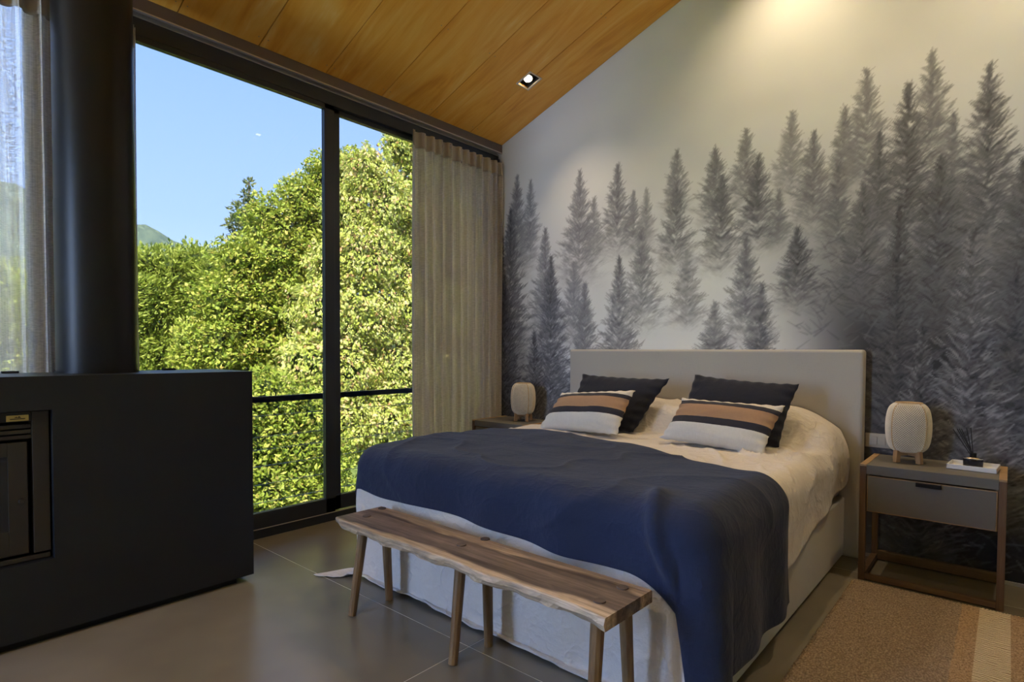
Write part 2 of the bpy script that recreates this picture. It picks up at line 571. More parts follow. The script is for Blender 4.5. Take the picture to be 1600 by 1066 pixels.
# gable wall behind the bed with the printed forest wallpaper: painted stroke by stroke, stored as a colour attribute
def paint_mural():
    RES = 0.007
    WX, WZ = 4.05, 4.4
    nx, nz = int(WX / RES), int(WZ / RES)
    X = (np.arange(nx) * RES)[:, None]
    Z = (np.arange(nz) * RES)[None, :]
    # paper: pale sky, white mist in the middle, deep slate forest floor at both lower corners
    val = 0.76 + 0.0 * X * Z
    mist = np.exp(-((X - 1.75) / 0.95) ** 2 - ((Z - 1.45) / 0.75) ** 2)
    val = val + 0.17 * mist
    right = sstep(2.35, 3.05, X + 0.25 * (Z - 1.2)) * sstep(2.55, 1.2, Z)
    left = sstep(0.75, 0.15, X) * sstep(2.0, 0.5, Z)
    val = val * (1 - 0.935 * right) * (1 - 0.75 * left)
    low = sstep(1.15, 0.55, Z)
    val = val * (1 - 0.55 * low)
    n = noise2(X * 2.2 + Z * 0.3, Z * 2.6, 3) * 0.5 + noise2(X * 6, Z * 7, 4) * 0.3
    val = val * (1 + 0.10 * n)
    r = np.random.default_rng(11)

    def stroke(x0, z0, x1, z1, w, v, a):
        m = w + RES
        i0, i1 = int((min(x0, x1) - m) / RES), int((max(x0, x1) + m) / RES) + 2
        k0, k1 = int((min(z0, z1) - m) / RES), int((max(z0, z1) + m) / RES) + 2
        i0, k0, i1, k1 = max(i0, 0), max(k0, 0), min(i1, nx), min(k1, nz)
        if i0 >= i1 or k0 >= k1:
            return
        gx, gz = X[i0:i1] - x0, Z[:, k0:k1] - z0
        dx, dz = x1 - x0, z1 - z0
        L2 = dx * dx + dz * dz + 1e-9
        t = np.clip((gx * dx + gz * dz) / L2, 0, 1)
        d = np.sqrt((gx - t * dx) ** 2 + (gz - t * dz) ** 2)
        ww = w * (1.0 - 0.6 * t)
        al = np.clip(1.25 - d / ww, 0, 1) * a
        s = val[i0:i1, k0:k1]
        val[i0:i1, k0:k1] = s * (1 - al) + v * al

    def tree(px, py, pyb, hw, dark, fade=1.0, hi=0.0, dens=1.0):
        """a fir painted from its tip pixel (px,py) down to pixel row pyb, half width hw pixels at the foot"""
        dark *= 0.62
        a0 = hit(px, py, 1, 0.0)
        b0 = hit(px, pyb, 1, 0.0)
        e = hit(px + hw, pyb, 1, 0.0)
        ax, az, h = a0[0], a0[2], a0[2] - b0[2]
        wb = max(0.03, e[0] - b0[0]) * 1.22
        n = int((260 + 4200 * h * wb) * dens)
        fogf = lambda t: 1.0 - sstep(1.0 - 0.62 * fade, 1.0, t)
        # soft body of the fir
        for k in range(int((30 + 420 * h * wb) * dens)):
            t = 0.05 + 0.95 * math.sqrt(r.random())
            env = wb * t * 0.62
            x, z = ax + r.uniform(-1, 1) * env, az - t * h
            stroke(x - 0.02, z, x + 0.02, z + 0.01, 0.026, dark + 0.04, 0.34 * fogf(t))
        # needles, short strokes sweeping up and outwards from bough tiers
        for k in range(n):
            t = math.sqrt(r.random()) if k > n * 0.10 else r.random() * 0.3
            tier = 0.74 + 0.26 * math.sin(t * h * 62 + px) + r.normal(0, 0.10)
            env = wb * (t ** 0.98) * min(1.1, tier) + 0.008
            s = r.choice((-1.0, 1.0))
            q = r.random() ** 1.05
            x = ax + s * (env * q - 0.010)
            lift = math.radians(78 - 40 * t ** 0.5 - 18 * q) + r.normal(0, 0.22)
            z = az - t * h + 0.22 * env * q
            ln = (0.020 + 0.036 * min(1, wb / 0.25) * (0.4 + 0.6 * t)) * r.uniform(0.7, 1.4)
            v = dark + r.normal(0, 0.045) + 0.06 * q
            if hi and r.random() < hi:
                v += r.uniform(0.10, 0.28)
            stroke(x, z, x + s * math.cos(lift) * ln, z + math.sin(lift) * ln, r.uniform(0.005, 0.009), max(0.02, v), 0.60 * max(0.0, fogf(t)))

    # far rows first, near rows last: tip x, tip y, foot y, half width, tone, fade
    for a in [
        (1237, 178, 330, 40, .50, 1), (1166, 205, 340, 38, .42, 1), (1058, 238, 350, 30, .46, 1), (1320, 170, 320, 36, .38, 1),
        (1355, 112, 330, 62, .40, 1), (1457, 85, 320, 66, .36, 1), (1490, 180, 400, 50, .36, .8), (808, 278, 460, 30, .42, 1), (829, 285, 430, 22, .48, 1),
        (1010, 298, 400, 20, .54, 1), (990, 302, 410, 22, .46, 1), (928, 312, 420, 24, .46, 1), (906, 270, 470, 46, .40, 1),
        (965, 260, 420, 38, .36, 1), (1118, 235, 370, 40, .36, 1), (1272, 210, 390, 52, .36, 1), (1217, 300, 400, 26, .42, 1),
        (1547, 105, 420, 88, .24, .6), (1420, 135, 400, 72, .22, .6), (1375, 210, 380, 40, .24, .7), (1600, 250, 560, 80, .20, .5), (1650, 120, 520, 110, .2, .5),
        (775, 315, 540, 34, .26, .8), (852, 360, 560, 34, .40, .9), (1057, 288, 450, 42, .34, 1), (1128, 280, 450, 46, .30, 1), (1185, 245, 420, 50, .28, 1),
        (798, 330, 600, 42, .24, .7), (1003, 362, 540, 46, .38, .9), (897, 415, 560, 40, .46, .9), (1073, 396, 530, 40, .40, .9),
        (1310, 250, 430, 40, .34, .9), (1350, 290, 520, 74, .26, .7), (1470, 250, 560, 110, .20, .5),
        (1166, 375, 560, 50, .32, .8), (1117, 475, 590, 38, .30, .7), (914, 445, 660, 40, .34, .6), (968, 405, 650, 48, .28, .6),
        (861, 405, 690, 50, .22, .5), (1246, 360, 500, 52, .19, .9), (1190, 447, 640, 46, .22, .6),
        (1405, 330, 760, 90, .15, .4), (1590, 420, 860, 110, .16, .4), (1700, 380, 860, 120, .16, .4), (789, 435, 720, 46, .12, .4)]:
        tree(*a)
    tree(1520, 360, 860, 118, .20, .4, 0.30, 0.8)
    tree(1440, 520, 900, 90, .12, .3, 0.16, 0.6)
    tree(835, 520, 760, 50, .13, .4, 0.15, 0.7)
    # drifting mist over the feet of the trees, and pale sprays on the dark forest floor
    for k in range(1500):
        x, z = r.uniform(0.75, 2.65), r.normal(1.55, 0.30)
        a = 0.10 * math.exp(-((x - 1.7) / 0.7) ** 2)
        an = r.normal(0.25, 0.5)
        stroke(x, z, x + 0.09 * math.cos(an), z + 0.09 * math.sin(an), 0.02, 0.86, a)
    for k in range(1100):
        x, z = r.uniform(2.6, 4.0), r.uniform(0.02, 1.9)
        an = r.choice((0.6, 2.5)) + r.normal(0, 0.3)
        ln = r.uniform(0.04, 0.10)
        stroke(x, z, x + ln * math.cos(an), z + ln * math.sin(an), 0.008, r.choice((0.04, 0.07, 0.14, 0.24)), 0.35)
    for k in range(260):
        x, z = r.uniform(0.02, 0.9), r.uniform(0.05, 1.2)
        an = r.choice((0.6, 2.5)) + r.normal(0, 0.3)
        stroke(x, z, x + .06 * math.cos(an), z + .06 * math.sin(an), 0.008, r.choice((0.06, 0.1, 0.2)), 0.35)
    return np.clip(val, 0.015, 0.9), RES

def build_mural_wall():
    val, RES = paint_mural()
    xs = np.concatenate([np.arange(0, 4.03, RES), np.linspace(4.03 + 0.03, ROOM_X, 80)])
    zs = np.arange(0, 4.30, RES)
    nx, nz = len(xs), len(zs)
    XX, ZZ = np.meshgrid(xs, zs, indexing='ij')
    top = ceil_z(XX)
    zc = np.minimum(ZZ, top)
    ci = np.clip((XX / RES).round().astype(int), 0, val.shape[0] - 1)
    far = XX > 4.03
    ci = np.where(far, np.clip(((8.0 - XX) / RES).astype(int), 0, val.shape[0] - 1), ci)   # the print runs on past the photo's edge
    ck = np.clip((zc / RES).round().astype(int), 0, val.shape[1] - 1)
    v = val[ci, ck]
    co = np.stack([XX, np.zeros_like(XX), zc], -1).reshape(-1, 3)
    q = grid_quads(nx, nz)
    q = q[:, [0, 1, 2, 3]]
    zz = co[:, 2][q]
    q = q[(zz.max(1) - zz.min(1)) > 1e-5]
    used = np.unique(q)
    remap = -np.ones(len(co), int)
    remap[used] = np.arange(len(used))
    v1 = v.reshape(-1)[used]
    o = big_mesh('wall_back', co[used], remap[q], M_MURAL, None, False)
    att = o.data.color_attributes.new('print', 'FLOAT_COLOR', 'POINT')
    d = np.ones((len(used), 4), np.float32)
    k = np.clip((v1 - 0.1) / 0.6, 0, 1)
    d[:, 0] = v1 * (0.90 + 0.04 * k)
    d[:, 1] = v1 * (0.93 + 0.04 * k)
    d[:, 2] = v1 * (1.10 - 0.08 * k)
    att.data.foreach_set('color', d.ravel())
    structure(o)
    return o
wall_back = build_mural_wall()
MB().box(0, ROOM_X, -0.012, -0.0005, 0, 0.018).build('baseboard_back', M_SKIRT)['kind'] = 'structure'

# the wall's body behind the print, the far walls and the roof above the ceiling
def gable(name, y0, y1, mat):
    pts = [(-0.15, -0.12), (ROOM_X + 0.15, -0.12), (ROOM_X + 0.15, EAVE + 0.05), (RIDGE_X, ceil_z(RIDGE_X) + 0.1), (-0.15, EAVE + 0.05)]
    n = len(pts)
    vs = [(x, y0, z) for x, z in pts] + [(x, y1, z) for x, z in pts]
    fs = [tuple(range(n)), tuple(reversed(range(n, 2 * n)))] + [(i, n + i, n + (i + 1) % n, (i + 1) % n) for i in range(n)]
    return structure(MB().add(vs, fs).build(name, mat))
gable('wall_gable_core', 0.004, 0.15, M_PLASTER)
wf = MB()
for (x0, x1, z0, z1) in ((-.15, .4, -.12, 3.1), (1.2, ROOM_X + .15, -.12, 3.1), (.4, 1.2, -.12, 0.02), (.4, 1.2, 2.95, 3.1)):
    wf.box(x0, x1, ROOM_Y - .15, ROOM_Y, z0, z1)
wf.add([(x, y, z) for y in (ROOM_Y - .15, ROOM_Y) for x, z in ((-.15, 3.1), (ROOM_X + .15, 3.1), (ROOM_X + .15, 3.16), (RIDGE_X, float(ceil_z(RIDGE_X)) + .1), (-.15, 3.16))],
       [(0, 1, 2, 3, 4), (9, 8, 7, 6, 5), (0, 5, 6, 1), (1, 6, 7, 2), (2, 7, 8, 3), (3, 8, 9, 4), (4, 9, 5, 0)])
structure(wf.build('wall_front', M_PLASTER))
win2 = structure(empty('added_daylight_window', (3.2, ROOM_Y - .07, 0)))  # unseen window, added to let more daylight in from behind
for k in range(1):
    xa, xb = -2.8, -2.0
    sm = MB()
    for (x0, x1, z0, z1) in ((xa, xa + .06, .02, 2.95), (xb - .06, xb, .02, 2.95), (xa, xb, .02, .12), (xa, xb, 2.87, 2.95)):
        sm.box(x0, x1, -.025, .025, z0, z1)
    sa = sm.build('sash', M_FRAME, win2)
    MB().box(xa + .05, xb - .05, -.004, .004, .11, 2.88).build('window_pane', M_CLEAR, sa)
structure(MB().box(ROOM_X, ROOM_X + 0.15, ROOM_Y, 0, -0.12, EAVE).build('wall_right', M_PLASTER))

# ceiling: plywood panels hung under a deck, holes cut where the spotlights sit
ceiling = structure(mesh_obj('ceiling', [(-0.14, ROOM_Y - .16, EAVE - .14 * SLOPE + 0.06), (RIDGE_X, ROOM_Y - .16, ceil_z(RIDGE_X) + 0.06), (ROOM_X + .15, ROOM_Y - .16, EAVE - .15 * SLOPE + .06),
                                        (-0.14, .16, EAVE - .14 * SLOPE + 0.06), (RIDGE_X, .16, ceil_z(RIDGE_X) + 0.06), (ROOM_X + .15, .16, EAVE - .15 * SLOPE + .06)],
                             [(0, 1, 4, 3), (1, 2, 5, 4)], M_ROOF))
SP = [(0.717, -0.419), (2.55, -0.419), (3.85, -0.419), (2.55, -2.75), (2.55, -5.08)]
yjoint = [0.0, -0.419] + [-0.419 - 0.4665 * k for k in range(1, 15)]
yjoint = [y for y in yjoint if y > ROOM_Y] + [ROOM_Y]
SLEN = math.hypot(1, SLOPE)
HS = 0.066            # half size of the square opening
def ceiling_side(sign):
    for j in range(len(yjoint) - 1):
        ya, yb = yjoint[j] - 0.0028, yjoint[j + 1] + 0.0028
        mine = [(sx, sy) for sx, sy in SP if (sx < RIDGE_X) == (sign > 0)]
        low = [sx if sign > 0 else 2 * RIDGE_X - sx for sx, sy in mine if abs(sy - yb) < 0.02]
        upp = [sx if sign > 0 else 2 * RIDGE_X - sx for sx, sy in mine if abs(sy - ya) < 0.02]
        pts = [(0.0, ya)]
        for sx in sorted(upp):
            pts += [(sx - HS, ya), (sx - HS, ya - HS), (sx + HS, ya - HS), (sx + HS, ya)]
        pts += [(RIDGE_X, ya), (RIDGE_X, yb)]
        for sx in sorted(low, reverse=True):
            pts += [(sx + HS, yb), (sx + HS, yb + HS), (sx - HS, yb + HS), (sx - HS, yb)]
        pts += [(0.0, yb)]
        n = len(pts)
        f = lambda x: x if sign > 0 else 2 * RIDGE_X - x
        vs = [(f(x), y, EAVE + SLOPE * x) for x, y in pts] + [(f(x), y, EAVE + SLOPE * x + 0.015) for x, y in pts]
        fs = [tuple(range(n)), tuple(reversed(range(n, 2 * n)))] + [(i, (i + 1) % n, n + (i + 1) % n, n + i) for i in range(n)]
        MB().add(vs, fs).build('ceiling_panel', M_PLY, ceiling)
ceiling_side(1)
ceiling_side(-1)
scr = MB()
for y in yjoint[1:-1]:
    for dy in (-0.03, 0.03):
        for x in (0.12, 0.75, 1.4, 2.05, 2.7):
            if all(abs(x - sx) > 0.1 or abs(y - sy) > 0.1 for sx, sy in SP):
                z = EAVE + SLOPE * x
                scr.tube((x, y + dy, z - 0.0012), (x, y + dy, z + 0.002), 0.004, n=8)
so = scr.build('panel_screws', plain('screw_steel', (0.4, 0.3, 0.2), 0.4, 0.6), ceiling)
so['kind'] = 'stuff'

def spotlight(x, y, aim, power, label):
    s = 1 if x < RIDGE_X else -1
    z = float(ceil_z(x))
    root = empty('ceiling_spotlight', (x, y, z), (0, -s * math.atan(SLOPE), 0), label, 'spotlight')
    h, o = HS * SLEN, 0.076
    fr = MB()
    for (x0, x1, y0, y1) in ((-o, o, -o, -HS + .004), (-o, o, HS - .004, o), (-o, -h + .004, -HS, HS), (h - .004, o, -HS, HS)):
        fr.box(x0, x1, y0, y1, -0.006, 0.004)
    fr.build('frame', plain('spot_frame', (0.62, 0.55, 0.46), 0.4, 0.3), root)
    hs = MB()
    t = 0.003
    for (x0, x1, y0, y1) in ((-h, h, -HS, -HS + t), (-h, h, HS - t, HS), (-h, -h + t, -HS, HS), (h - t, h, -HS, HS)):
        hs.box(x0, x1, y0, y1, 0.0, 0.05)
    hs.box(-h, h, -HS, HS, 0.047, 0.05)
    hs.build('housing', plain('spot_housing', (0.05, 0.045, 0.04), 0.5), root)
    d = (Vector(aim) - Vector((x, y, z)))
    dl = (root.rotation_euler.to_matrix().inverted() @ d).normalized()
    c = Vector((0, 0, 0.030))
    MB().tube(c - dl * 0.016, c + dl * 0.012, 0.030, 0.037, 20).build('lamp_body', M_ALU, root)
    MB().tube(c + dl * 0.0115, c + dl * 0.015, 0.031, 0.031, 20).build('lens', M_LENS, root)
    ld = bpy.data.lights.new('spot_beam', 'SPOT')
    ld.energy = power
    ld.color = (1.0, 0.76, 0.46)
    ld.spot_size = math.radians(115)
    ld.spot_blend = 1.0
    ld.shadow_soft_size = 0.03
    lo = bpy.data.objects.new('spot_beam', ld)
    link(lo, root)
    lo.location = c + dl * 0.03
    lo.rotation_euler = dl.to_track_quat('-Z', 'Y').to_euler()
spotlight(*SP[0], (1.6, -1.2, 0.6), 28, 'square recessed ceiling spotlight, lit, over the corner by the curtain')
spotlight(*SP[1], (2.75, -0.30, 0.6), 32, 'square recessed ceiling spotlight washing the forest wall above the headboard')
spotlight(*SP[2], (3.75, -0.6, 0.0), 40, 'square recessed ceiling spotlight above the bedside rug')
spotlight(*SP[3], (2.4, -2.8, 0.0), 22, 'square recessed ceiling spotlight above the bench at the bed foot')
spotlight(*SP[4], (2.6, -5.0, 0.0), 60, 'square recessed ceiling spotlight over the middle of the room')

# window wall: sliding panes in dark frames
win = structure(empty('window_1', (0, 0, 0)))
win['kind'] = 'structure'
stiles = [-0.06, -1.70, -3.34, -4.98, -6.62]
fr = MB()
fr.box(-0.10, 0.012, ROOM_Y, 0, 2.945, 3.035)
fr.box(-0.10, 0.0, ROOM_Y, 0, 0.0, 0.062)
fr.box(-0.10, 0.03, -0.06, 0.0, 0, 3.0)
fr.box(-0.10, 0.03, ROOM_Y, -6.62, 0, 3.0)
fr.build('window_frame', M_FRAME, win)
MB().box(0.0, 0.008, ROOM_Y, 0, 0.060, 0.066).build('window_track_edge', M_ALU, win)
MB().box(-0.004, 0.018, ROOM_Y, 0, 3.033, 3.040).build('window_head_edge', M_ALU, win)
for k in range(4):
    yr, yl = stiles[k], stiles[k + 1]
    xo = -0.045 if k % 2 == 0 else -0.012           # neighbouring sashes run in two tracks
    sash = MB()
    wl = 0.075
    y_hi, y_lo = (yr, yl - 0.035) if k % 2 == 0 else (yr - 0.06 + 0.035, yl)
    sash.box(xo - 0.02, xo + 0.02, y_lo, y_hi, 0.066, 0.168)
    sash.box(xo - 0.02, xo + 0.02, y_lo, y_hi, 2.91, 2.945)
    sash.box(xo - 0.02, xo + 0.02, y_lo, y_lo + wl, 0.066, 2.945)
    sash.box(xo - 0.02, xo + 0.02, y_hi - wl, y_hi, 0.066, 2.945)
    s = sash.build('sash', M_FRAME, win, 0.002)
    MB().box(xo - 0.004, xo + 0.004, y_lo + wl - .01, y_hi - wl + .01, 0.16, 2.92).build('window_pane', M_GLASS if k < 2 else (M_HALF if k == 2 else M_CLEAR), s)
structure(MB().box(-0.15, -0.02, ROOM_Y, 0, 3.035, EAVE + 0.01).build('wall_left', M_PLASTER))
# curtain cornice along the eave
cor = structure(empty('trim_1'))
MB().box(0.046, 0.060, ROOM_Y, -0.002, 3.052, 3.124).build('cornice_board', M_TRACK, cor)
MB().box(0.044, 0.064, ROOM_Y, -0.002, 3.046, 3.053).build('cornice_lip', M_ALU, cor)
MB().box(0.010, 0.046, ROOM_Y, -0.002, 3.072, 3.086).build('curtain_track', M_SLOT, cor)
MB().box(-0.02, 0.046, ROOM_Y, -0.002, 3.090, 3.102).build('cornice_soffit', M_TRACK, cor)

# balcony outside the panes
structure(MB().box(-0.66, -0.10, ROOM_Y, 0.0, -0.16, -0.04).build('balcony_floor', plain('balcony_concrete', (0.3, 0.29, 0.27), 0.9, 0, .2, .1)))
rl = empty('balcony_railing', (-0.6, 0, -0.04), (0, 0, 0), 'dark metal balcony railing with thin horizontal wires outside the window', 'railing')
MB().box(-0.025, 0.025, ROOM_Y, 0.1, 0.868, 0.912).build('top_rail', M_FRAME, rl, 0.002)
for y in (-0.35, -3.1, -4.7, -6.3):
    MB().box(-0.02, 0.02, y - 0.02, y + 0.02, 0, 0.87).build('post', M_FRAME, rl)
for z in (0.068, 0.206, 0.344, 0.470, 0.566, 0.726):
    MB().tube((0, ROOM_Y, z + 0.04), (0, 0.1, z + 0.04), 0.0028, n=6).build('wire', M_WIRE, rl)

# ------------------------------------------------------------------ curtains
def curtain(name, y0, y1, folds, label, seed, gather=0.0):
    root = empty(name, (0.066, (y0 + y1) / 2, 0.012), (0, 0, 0), label, 'curtain', 'sheer linen curtains at the window wall')
    yc = (y0 + y1) / 2
    nu, nv = folds * 18 + 1, 60
    u = np.linspace(0, 1, nu)[:, None]
    v = np.linspace(0, 1, nv)[None, :]
    H = 2.935
    ph = 2 * np.pi * folds * (u + 0.012 * np.sin(7 * u + seed) + 0.010 * np.sin(17 * u + 2 * seed))
    amp = 0.026 + 0.008 * np.sin(5 * u * folds / 3 + seed)
    sn = np.sin(ph + 0.35 * np.sin(3 * v + 9 * u))
    x = amp * np.sign(sn) * np.abs(sn) ** 0.75 + 0.006 * np.sin(2.3 * ph + 4 * v)
    y = y0 + (y1 - y0) * u - yc + 0.010 * np.cos(ph) + gather * (v - 0.9) ** 2 * (u - 0.5)
    z = H * v + 0 * u
    co = np.stack([x + 0 * v, y + 0 * v, z], -1).reshape(-1, 3)
    big_mesh('drape', co, grid_quads(nu, nv), M_CURTAIN, root)
    # pinch-pleated heading
    nv2 = 8
    v2 = np.linspace(0, 1, nv2)[None, :]
    sq = np.sin(ph)
    xx = (0.024 * np.sign(sq) * np.abs(sq) ** 0.5) * (1 - 0.35 * v2) + 0.004
    yy = y0 + (y1 - y0) * u - yc + 0 * v2
    zz = H - 0.115 + 0.125 * v2 + 0 * u
    hd = big_mesh('heading', np.stack([xx, yy, zz], -1).reshape(-1, 3), grid_quads(nu, nv2), M_HEADING, root)
    sd = hd.modifiers.new('thick', 'SOLIDIFY')
    sd.thickness = 0.003
    return root
curtain('curtain', -1.075, -0.03, 11, 'sheer beige linen curtain drawn into the corner beside the bed', 1.0)
curtain('curtain', -3.80, -2.975, 8, 'sheer beige linen curtain hanging behind the black fireplace and flue', 2.3)

# ------------------------------------------------------------------ fireplace
FX, FTOP = 0.640, 1.110
FY1 = float(hit(395, 700, 0, FX)[1])
FY0 = -5.10
IY1, IY0, IZ0, IZ1 = float(hit(84, 760, 0, FX)[1]), -4.42, 0.345, 0.970
fp = empty('fireplace', (0.39, (FY0 + FY1) / 2, 0), (0, 0, 0), 'long black steel fireplace box with a built-in wood stove', 'fireplace')
ox, oy = -0.39, -(FY0 + FY1) / 2
def fbox(mb, x0, x1, y0, y1, z0, z1):
    return mb.box(x0 + ox, x1 + ox, y0 + oy, y1 + oy, z0, z1)
b = MB()
XB = 0.145
fbox(b, XB, FX, FY0, IY0, 0.035, FTOP - .006)
fbox(b, XB, FX, IY1, FY1, 0.035, FTOP - .006)
fbox(b, XB, FX, IY0, IY1, 0.035, IZ0)
fbox(b, XB, FX, IY0, IY1, IZ1, FTOP - .006)
fbox(b, XB, FX - 0.30, IY0, IY1, IZ0, IZ1)
b.build('body', M_BLACK, fp)
fbox(MB(), XB - .002, FX + .002, FY0 - .002, FY1 + .002, FTOP - .006, FTOP).build('top_plate', M_BLACK, fp)
fbox(MB(), XB + .05, FX - 0.035, FY0 + .06, FY1 - 0.075, 0.0, 0.035).build('plinth', M_SLOT, fp)
for y in (-3.52, -2.86):
    fbox(MB(), 0.17, 0.20, y - 0.03, y + 0.03, FTOP, FTOP + 0.010).build('top_bracket', M_SLOT, fp, 0.002)
# stove insert: surround, louvres with brass plate, door with glass and knob
st = MB()
xi = FX - 0.035
fbox(st, xi - .2, xi, IY1 - 0.062, IY1 - 0.006, IZ0 + .03, IZ1 - .004)
fbox(st, xi - .2, xi, IY0 + 0.006, IY0 + 0.062, IZ0 + .03, IZ1 - .004)
fbox(st, xi - .2, xi - 0.004, IY0 + .062, IY1 - .062, IZ1 - 0.045, IZ1 - .004)
surround = st.build('stove_surround', M_STOVE, fp, 0.002)
for k in range(3):
    fbox(MB(), xi - .05, xi - 0.006, IY0 + .064, IY1 - .064, IZ1 - 0.072 - k * 0.022, IZ1 - 0.058 - k * 0.022).build('louvre', M_STOVE, surround)
fbox(MB(), xi - .22, xi - .08, IY0 + .02, IY1 - .02, IZ0 + .01, IZ1 - .01).build('firebox', M_SLOT, fp)
pl = fbox(MB(), xi - .004, xi + 0.002, IY1 - 0.142, IY1 - 0.072, IZ1 - 0.042, IZ1 - 0.018).build('brass_plate', M_BRASS, surround)
mk = MB()
yy, zz = IY1 - 0.107 + oy, IZ1 - 0.0285
for (a, c) in ((-0.010, 0.0), (0.0, 0.008), (0.008, 0.0)):
    pass
xm = xi + 0.0026 + ox
mk.add([(xm, yy - .012, zz), (xm, yy - .004, zz + .005), (xm, yy, zz + .002), (xm, yy + .005, zz + .007), (xm, yy + .012, zz)], [(0, 1, 2, 3, 4)])
mk.box(xm - .0004, xm, yy - .024, yy + .024, zz - .006, zz - .0025)
mk.build('plate_mark', M_DARKMARK, surround)
DZ1 = IZ1 - 0.130
dY0, dY1 = IY0 + 0.075, IY1 - 0.078
door = MB()
gz0, gz1, gy0, gy1 = IZ0 + 0.135, DZ1 - 0.055, dY0 + 0.062, dY1 - 0.062
fbox(door, xi - .03, xi - .002, dY0, gy0, IZ0 + .035, DZ1)
fbox(door, xi - .03, xi - .002, gy1, dY1, IZ0 + .035, DZ1)
fbox(door, xi - .03, xi - .002, gy0, gy1, IZ0 + .035, gz0)
fbox(door, xi - .03, xi - .002, gy0, gy1, gz1, DZ1)
door = door.build('stove_door', M_STOVE, fp, 0.0015)
fbox(MB(), xi - .02, xi - .008, gy0 - .005, gy1 + .005, gz0 - .005, gz1 + .005).build('door_glass', M_STOVEGLASS, door)
MB().tube((xi - .004 + ox, dY1 - .022 + oy, 0.60), (xi + .014 + ox, dY1 - .022 + oy, 0.60), 0.011, 0.009, 16).build('door_knob', M_STOVE, door, 0.001)
fbox(MB(), xi - .01, xi + .002, IY0 + .01, IY1 - .01, IZ0 + .004, IZ0 + .022).build('ash_lip', M_STOVE, fp)

# flue pipe
fl = empty('flue_pipe', (0.325, -3.215, FTOP), (0, 0, 0), 'thick dark steel flue pipe rising from the black fireplace to the ceiling', 'flue')
def pipe(name, r, z0, z1):
    vs, n = [], 64
    for k in range(n):
        a = 2 * math.pi * k / n
        x, y = r * math.cos(a), r * math.sin(a)
        top = z1 if z1 else EAVE + SLOPE * (0.325 + x) - FTOP - 0.003
        vs += [(x, y, z0), (x, y, z0 + 0.4 * (top - z0)), (x, y, top)]
    fs = []
    for k in range(n):
        b = ((k + 1) % n) * 3
        fs += [(k * 3, b, b + 1, k * 3 + 1), (k * 3 + 1, b + 1, b + 2, k * 3 + 2)]
    return mesh_obj(name, vs, fs, M_FLUE, fl, True)
pipe('lower_pipe', 0.1615, 0.001, 0.80)
pipe('upper_pipe', 0.1600, 0.790, None)
pipe('base_collar', 0.166, 0.001, 0.012)

# ------------------------------------------------------------------ bed
XL, XR, YF = 0.985, 2.925, -2.19
CXL = 0.945          # the cloth hangs a little wide of the base on the window side
bed = empty('bed', (1.95, -1.1, 0), (0, 0, 0), 'double bed with tall grey linen headboard and linen covered base', 'bed')
def rounded_box(name, x0, x1, y0, y1, z0, z1, mat, parent, bev, off):
    return MB().box(x0 - off[0], x1 - off[0], y0 - off[1], y1 - off[1], z0 - off[2], z1 - off[2]).build(name, mat, parent, bev, 4)
OFF = (1.95, -1.1, 0)
hb = rounded_box('headboard', 0.905, 2.995, -0.105, -0.014, 0.0, 1.238, M_LINEN, bed, 0.018, OFF)
rounded_box('bed_base', XL + .012, XR - .012, YF + 0.03, -0.11, 0.012, 0.36, M_LINEN, bed, 0.012, OFF)
rounded_box('mattress', XL + .03, XR - .03, YF + .04, -0.11, 0.36, 0.645, M_MATTRESS, bed, 0.05, OFF)

# cloth laid over the bed: a flat pattern (x, y) is folded over the rounded edges of the mattress
RB = 0.10
def bed_bump(x, y):
    """height of the sleeping pillows under the bedspread"""
    b = sstep(-0.56, -0.34, y) * sstep(3.10, 2.62, x) * sstep(0.80, 1.28, x)
    seam = 1 - 0.16 * np.exp(-((x - 1.95) / 0.07) ** 2)
    return 0.205 * b * seam
def drape(x, y, top, grow, flare=0.03, ear=0.16, xl=CXL, xr=XR, yf=YF):
    R = RB
    cx = np.clip(x, xl + R, xr - R)
    cy = np.maximum(y, yf + R)
    dx, dy = x - cx, y - cy
    r = np.hypot(dx, dy)
    th = np.arctan2(np.abs(dy), np.abs(dx) + 1e-9)
    ux, uy = dx / (r + 1e-9), dy / (r + 1e-9)
    a = np.clip(r / R, 0, np.pi / 2)
    out = (R + grow) * np.sin(a)
    drop = (R + grow) * (1 - np.cos(a)) + np.maximum(0, r - R * np.pi / 2)
    corner = np.sin(2 * th) ** 2
    hang = np.maximum(0, r - R * np.pi / 2)
    out = out + hang * (flare + ear * corner)
    zt = top + bed_bump(x, y)
    # the bump sinks towards the sides
    z = zt + grow - drop
    over = np.maximum(0, 0.008 - z)
    out = out + over * 0.9
    z = np.maximum(z, 0.008 + 0.004 * np.sin(25 * x) ** 2)
    return np.stack([cx + ux * out, cy + uy * out, z], -1)

def normals(P):
    du = np.gradient(P, axis=0)
    dv = np.gradient(P, axis=1)
    n = np.cross(du, dv)
    return n / (np.linalg.norm(n, axis=-1, keepdims=True) + 1e-9)

